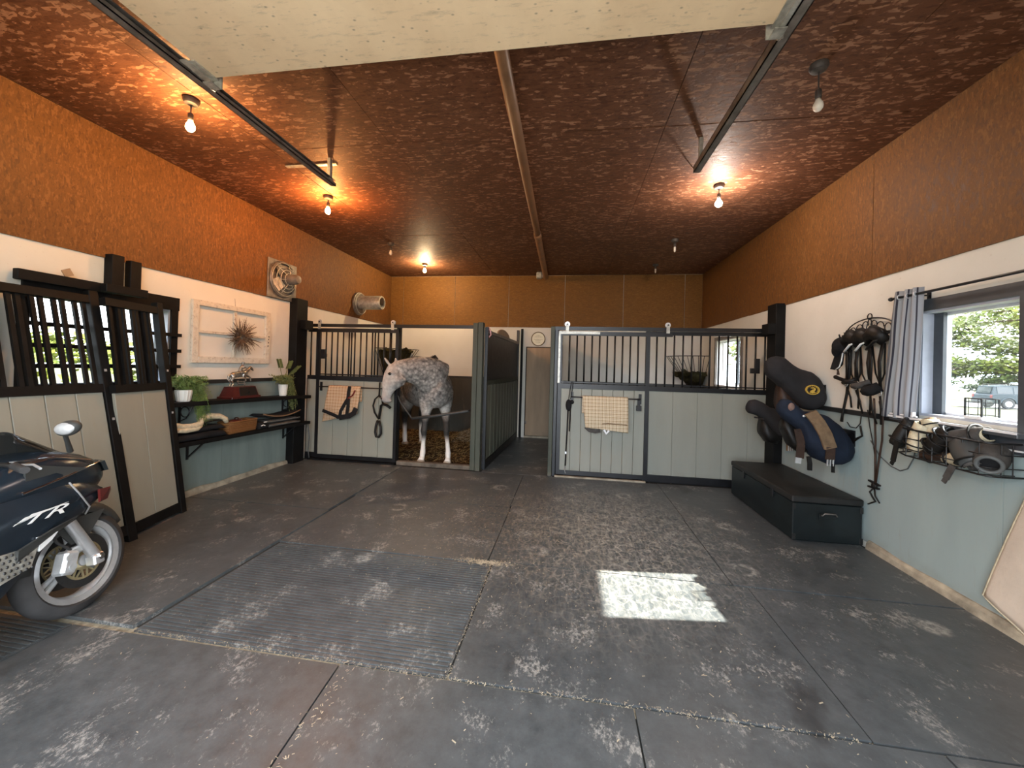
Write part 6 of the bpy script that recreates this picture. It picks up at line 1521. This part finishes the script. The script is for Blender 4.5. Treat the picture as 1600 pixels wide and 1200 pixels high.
bb = thing('rubber_bell_boot', 'round grey rubber boot with a dark open mouth at the near end of the basket', 'horse boot', (XR - .12, 2.80, 1.06), (0, -.35, .75))
mb = MB(); rings = [[(h_, r_ * math.cos(2 * PI * k / 24), r_ * math.sin(2 * PI * k / 24)) for k in range(24)] for r_, h_ in ((.085, .06), (.078, -.02), (.062, -.075), (.056, -.085), (.046, -.08), (.05, -.02), (.07, .05))]
mb.loft(rings, caps=False, closed=False); obj('shell', mb, M['grey_cloth'], bb, local=True, smooth=True)
obj('collar', MB().torus((-.08, 0, 0), .052, .011, 'x', 24, 8), M['cable'], bb, local=True, smooth=True)
obj('dark_mouth', MB().lathe([(.046, -.05), (.046, -.045)], (0, 0, 0), 'x', 20), M['black'], bb, local=True)
for i, (p, q, m, l) in enumerate((((XR - .205, 3.37, 1.06), (XR - .21, 3.40, .90), 'leather', 'black strap dangling from the curtain end of the wire basket'), ((XR - .21, 2.93, .98), (XR - .215, 2.97, .885), 'grey_cloth', 'grey strap end dangling under the near part of the wire basket'))):
    tag(obj('dangling_strap', MB().bar(p, q, .04, .010, (1, 0, 0)).bar(q, (q[0], q[1] + .015, q[2] - .03), .028, .009, (1, 0, 0)), M[m]), l, 'strap')

# towel
def tw(u, v):
    ya = lerp(2.50, 2.885, min(1, v * 1.0) ** .8); yb_ = lerp(2.22, 2.10, v)
    zb2 = .175 - .13 * min(1, u / .3) + .05 * max(0, u - .3)
    y = lerp(ya, yb_, u); z = lerp(1.28, zb2, v) - .05 * math.sin(PI * u) * (1 - v)
    x = XR - .045 - .02 * math.sin(u * 11 + v * 1.5) * v - .015 * v * math.sin(u * 4)
    return (x, y, z)
tw_ = obj('towel', MB().sheet(tw, 40, 30), M['towel'], smooth=True, solid=.010)
tag(tw_, 'beige towel hanging from a black peg on the blue-grey wall', 'towel')
pts = [tw(.0, k / 10) for k in range(11)] + [tw(u / 20, 1.0) for u in range(1, 21)]
obj('hem', MB().tube(pts, .008, 6), M['fleece'], tw_, smooth=True)
tag(obj('towel_hook', MB().cyl((XR, 2.36, 1.30), (XR - .06, 2.36, 1.30), .012, n=8).ell((XR - .065, 2.36, 1.305), (.016, .02, .02), 10, 8), M['black']), 'black peg on which the beige towel hangs', 'hook')

# round sign over the back door
sg = thing('round_sign', 'small round cream sign with a dark rim over the brown back door', 'sign', (-.69, YB, 2.03))
sc = V((-.693, YB - .012, 2.185))
obj('face', MB().lathe([(.145, -.008), (.145, .008)], sc, 'y', 36), M['sign_face'], sg)
obj('rim', MB().torus(sc + V((0, -.006, 0)), .148, .010, 'y', 40, 8), M['sign_rim'], sg, smooth=True)
mb = MB(); random.seed(4)
for z, w in ((.075, .10), (.045, .16), (-.012, .18), (-.035, .12), (-.075, .10)):
    q = -w / 2
    while q < w / 2:
        l = random.uniform(.006, .014); mb.box((sc.x + q, sc.y - .0095, sc.z + z - .007), (sc.x + q + l, sc.y - .0078, sc.z + z + random.uniform(.002, .009))); q += l + .007
obj('faded_lettering', mb, M['sign_ink'], sg)
# ------------------------------------------------------------------ outside
def gz(x, y):
    d = max(0, max(abs(x + .7) - 4, abs(y - 4) - 5)); return -.16 - .42 * min(1, d / 22)
mb = MB()
def gs(u, v):
    x = lerp(-1, 1, u); y = lerp(-1, 1, v); x = 85 * x * abs(x) ** .6; y = 4 + 85 * y * abs(y) ** .6
    return (x, y, gz(x, y) if not (XL - .1 < x < XR + .1 and FY < y < YB) else -.2)
mb.sheet(gs, 60, 60); g_ = struct('ground', mb, M['lawn'])
mb = MB().sheet(lambda u, v: (lerp(-7, 6, u), lerp(-18, FY - .12, v), gz(lerp(-7, 6, u), lerp(-18, FY - .12, v)) + .02), 8, 16)
obj('bounce_gravel_yard', mb, M['gravel'], g_)  # unseen pale ground, added to bounce sunlight through the doorway onto the ceiling
mb = MB(); D = V((.69, .724, 0)); N = V((.724, -.69, 0))
mb.sheet(lambda u, v: tuple(D * lerp(45.8, 57, v) + N * lerp(-30, 30, u) + V((0, 0, -.55))), 12, 4)
obj('gravel_drive', mb, M['gravel'], g_)
st = struct('trim_3', MB().box((-2.6, FY - .65, -.16), (1.3, FY - .19, -.015)), M['concrete'])

# car on the drive
cr = thing('car', 'blue-grey off-road car parked on the drive, seen through the side window', 'car', (33.3, 33.9, -.57), (0, 0, math.radians(-8)))
K = dict(local=True)
def csec(x, pts): return [(x, y, z) for y, z in pts]
body = [csec(x, [(-.86, zb), (-.90, .62), (-.88, zt), (.88, zt), (.90, .62), (.86, zb)]) for x, zb, zt in ((-2.2, .50, .98), (-2.12, .42, 1.05), (0, .36, 1.06), (1.2, .36, 1.05), (1.35, .38, 1.0), (2.05, .42, .92), (2.2, .5, .80))]
obj('body', MB().loft(body), M['car_paint'], cr, **K)
cab = [csec(x, [(-.80, 1.03), (-w, zt), (w, zt), (.80, 1.03)]) for x, w, zt in ((-2.12, .70, 1.06), (-1.95, .66, 1.66), (-1.0, .67, 1.74), (.25, .66, 1.72), (1.05, .70, 1.06))]
obj('cabin', MB().loft(cab), M['car_paint'], cr, **K)
for a_, b_ in ((-1.85, -1.0), (-.92, -.12), (-.04, .62)):
    for s in (1, -1):
        z1 = 1.62
        obj('side_window', MB().hexa([(a_, s * .755, 1.12), (b_ + (.2 if b_ > .5 else 0), s * .755, 1.12), (b_ - (.12 if b_ > .5 else 0), s * .665, z1), (a_, s * .665, z1)], [(a_, s * .795, 1.12), (b_ + (.2 if b_ > .5 else 0), s * .795, 1.12), (b_ - (.12 if b_ > .5 else 0), s * .705, z1), (a_, s * .705, z1)]), M['car_glass'], cr, **K)
obj('rear_window', MB().hexa([(-2.10, -.58, 1.14), (-2.10, .58, 1.14), (-1.98, .55, 1.58), (-1.98, -.55, 1.58)], [(-2.15, -.58, 1.14), (-2.15, .58, 1.14), (-2.0, .55, 1.58), (-2.0, -.55, 1.58)]), M['car_glass'], cr, **K)
for x in (-1.3, 1.35):
    for s in (1, -1):
        w_ = obj('wheel', MB().lathe([(.20, s * .72), (.36, s * .74), (.38, s * .80), (.38, s * .88), (.34, s * .93), (.24, s * .93), (.22, s * .90)], (x, 0, .37), 'y', 24), M['rubber'], cr, **K)
        obj('hub_cap', MB().lathe([(.22, s * .90), (.20, s * .935), (.05, s * .945)], (x, 0, .37), 'y', 18), M['alu'], w_, **K)
        obj('wheel_arch', MB().torus((x, s * .90, .40), .43, .05, 'y', 16, 8, 1.0, 0, PI), M['car_paint'], cr, local=True, smooth=True)
for s in (1, -1): obj('tail_lamp', MB().box((-2.22, s * .78 - .09, .78), (-2.10, s * .78 + .11, 1.02), .02), M['red_lens'], cr, **K)
obj('bumper', MB().box((-2.30, -.86, .42), (-2.12, .86, .62), .04), M['bike_matt'], cr, **K)
obj('roof_rail', MB().tube([(-1.8, -.6, 1.72), (-1.7, -.6, 1.80), (.1, -.6, 1.80), (.2, -.6, 1.73)], .02, 6).tube([(-1.8, .6, 1.72), (-1.7, .6, 1.80), (.1, .6, 1.80), (.2, .6, 1.73)], .02, 6), M['black'], cr, **K)

tr = thing('trailer', 'low flat trailer parked beside the car on the drive', 'trailer', (25.6, 36.2, -.57), (0, 0, math.radians(-8)))
obj('bed', MB().box((-3.0, -.9, .55), (3.0, .9, .68)), M['zinc'], tr, **K)
obj('rail', MB().box((-3.0, -.92, .95), (3.0, -.86, 1.02)), M['zinc'], tr, **K)
f = obj('rail_post', MB().box((-2.95, -.92, .68), (-2.87, -.86, .95)), M['zinc'], tr, **K); pieces('rail_post', f, [(1.45 * k, 0, 0) for k in range(1, 5)])
for x in (-.9, 0): 
    for s in (1, -1): obj('wheel', MB().lathe([(.15, s * .85), (.34, s * .86), (.35, s * .95), (.30, s * 1.02), (.15, s * 1.02)], (x, 0, .35), 'y', 20), M['rubber'], tr, **K)
obj('drawbar', MB().bar((3.0, 0, .55), (4.2, 0, .45), .1, .1), M['zinc'], tr, **K)

def tree(label, loc, h, crown_r, crown_z0, nleaf, leaf, seed, mat, gap=.35, cat='tree', flat=.75):
    random.seed(seed); t = thing('tree' if cat == 'tree' else 'bush', label, cat, loc)
    L = dict(local=True); tw = MB(); lf = MB(); tips = []
    if cat == 'tree':
        tw.tube([(0, 0, 0), (.1, .05, h * .25), (0, .1, h * .55), (.15, 0, h * .85)], [.045 * h * .6, .03 * h * .6, .02 * h * .6, .05], 8)
        for k in range(16):
            z = random.uniform(crown_z0, h * .85); a = random.uniform(0, 2 * PI); r = crown_r * random.uniform(.6, 1) * (1 - .5 * max(0, (z - crown_z0) / (h - crown_z0)))
            p0 = V((.05, .05, z * .9)); p2 = V((r * math.cos(a), r * math.sin(a), z + random.uniform(-.3, 1.0))); p1 = lerp(p0, p2, .5) + V((0, 0, .4))
            tw.tube([p0, p1, p2], [.07, .045, .012], 5)
            for j in range(5): tips.append(lerp(p1, p2, j / 4) + V((random.uniform(-.6, .6), random.uniform(-.6, .6), random.uniform(-.4, .5))))
        obj('trunk', tw, M['bark'], t, **L)
    else:
        for k in range(14): a = random.uniform(0, 2 * PI); r = crown_r * random.random() ** .5; tips.append(V((r * math.cos(a), r * math.sin(a), random.uniform(.2, .85) * h)))
    for k in range(nleaf):
        c = random.choice(tips); p = c + V((random.gauss(0, .45), random.gauss(0, .45), random.gauss(0, .28))) * (1 if cat == 'tree' else .8)
        if p.z < .05: p.z = .05 + random.random() * .3
        d = V((random.uniform(-1, 1), random.uniform(-1, 1), random.uniform(-.6, .2))).normalized() * leaf * random.uniform(.6, 1.2); n = d.orthogonal().normalized() * leaf * .38
        lf.quad([p, p + d * .5 + n, p + d, p + d * .5 - n])
    tag(obj('foliage', lf, mat, t, **L), kind='stuff'); return t
tree('spreading maple whose sunlit branches fill the side window', (18.6, 16.0, -.3), 9.0, 5.4, 1.9, 9000, .20, 1, M['leaf'])
tree('tall tree behind the maple, over the parked car', (36.0, 55.0, -.56), 11, 6.0, 2.2, 3200, .34, 2, M['leaf'])
tree('pale tree behind the trailer, in the side window', (25.0, 48.0, -.56), 9, 5.0, 1.8, 2400, .32, 3, M['leaf'])
tree('tree opposite the stall window', (15.0, 33.0, -.45), 9, 4.0, 2.6, 2000, .32, 4, M['leaf'])
for i, (q, lab) in enumerate((((28, 44), 'bush in the hedge row behind the trailer'), ((34.5, 44), 'bush in the hedge row between trailer and car'), ((41, 43), 'bush in the hedge row behind the car'), ((47.5, 41), 'bush in the hedge row beyond the car\'s bonnet'))):
    tree(lab, (q[0], q[1], -.56), 3.4, 3.0, 0, 2200, .30, 20 + i, M['leaf_dark'], cat='bush')
tree('tree outside the gate window', (-27.0, 10.5, -.5), 9, 4.5, 2.6, 2200, .30, 31, M['leaf_dark'])
tree('bush outside the gate window, before the trees', (-16.5, 14.5, -.5), 3.0, 3.2, 0, 1800, .26, 32, M['leaf'], cat='bush')
tree('round bush outside the gate window, nearest the barn', (-15.0, 8.0, -.5), 2.8, 3.0, 0, 1800, .26, 33, M['leaf'], cat='bush')

for i, (x_, y_, h_, lab) in enumerate(((35.5, 43.5, 9, 'broad tree straight behind the parked car'), (41.5, 41.0, 10, 'broad tree behind the bonnet of the parked car'), (29.5, 45.0, 6.5, 'lower rounded tree behind the trailer'), (48, 37.5, 10, 'broad tree to the far side of the car'))):
    tree(lab, (x_, y_, -.56), h_, 4.8, .9, 6500, .40, 50 + i, M['leaf'])
# ------------------------------------------------------------------ chaff on the mats
random.seed(33); mb = MB()
def crumb(x, y, s, z=.0035):
    a = random.uniform(0, PI); l = s * random.uniform(.5, 1.6); w = s * random.uniform(.15, .45)
    dx, dy, px, py = math.cos(a) * l, math.sin(a) * l, -math.sin(a) * w, math.cos(a) * w
    mb.quad([(x - dx - px, y - dy - py, z), (x + dx - px, y + dy - py, z + .001), (x + dx + px, y + dy + py, z + .0015), (x - dx + px, y - dy + py, z)])
for k in range(800): crumb(random.uniform(-2.4, 1.3), 1.847 + random.gauss(0, .010), random.uniform(.002, .0055))
for k in range(150): crumb(-.558 + random.gauss(0, .008), random.uniform(1.85, 3.0), random.uniform(.003, .006))
for k in range(500): crumb(random.gauss(-.62, .10), 2.985 + random.gauss(0, .02), random.uniform(.004, .009))
for k in range(110): crumb(-1.06 + random.gauss(0, .02), random.uniform(1.0, 1.82), random.uniform(.003, .006))
for k in range(2200): crumb(random.gauss(-.1, .75), random.gauss(3.9, .75), random.uniform(.003, .008))
for k in range(900): crumb(random.uniform(-2.4, 2.2), random.uniform(1.0, 4.5), random.uniform(.002, .006))
tag(obj('scattered_chaff', mb, M['chaff']), 'pale chaff and straw crumbs strewn over the black floor mats', 'chaff', kind='stuff')
# ------------------------------------------------------------------ groups of like things
GROUPS = {'ceiling_lamp': 'bare lamps under the ceiling', 'covered_saddle': 'covered saddles by the timber post', 'saddle_rack': 'wall brackets under the saddles',
          'saddle_pad': 'folded pads on the lower shelf', 'horse_boot': 'horse boots in the wire basket', 'bridle': 'bridles on the scroll rack', 'stall_door': 'sliding stall doors',
          'stall_grille': 'barred stall fronts', 'stall_partition': 'stall sides along the aisle', 'checked_cloth': 'checked cloths on the stall doors', 'display_shelf': 'black wall shelves',
          'tree': 'trees outside', 'bush': 'bushes outside', 'door_track': 'overhead door tracks', 'potted_fern': 'ferns on the upper shelf', 'leaning_gate': 'gates leaning before the window',
          'hay_rack': 'corner hay racks', 'dangling_strap': 'straps hanging from the wire basket'}
for o in C.objects:
    if o.parent is None and o.get('label'):
        k = o.name.split('.')[0]
        if k in GROUPS: o['group'] = GROUPS[k]
        elif k == 'rubber_bell_boot': o['group'] = GROUPS['horse_boot']
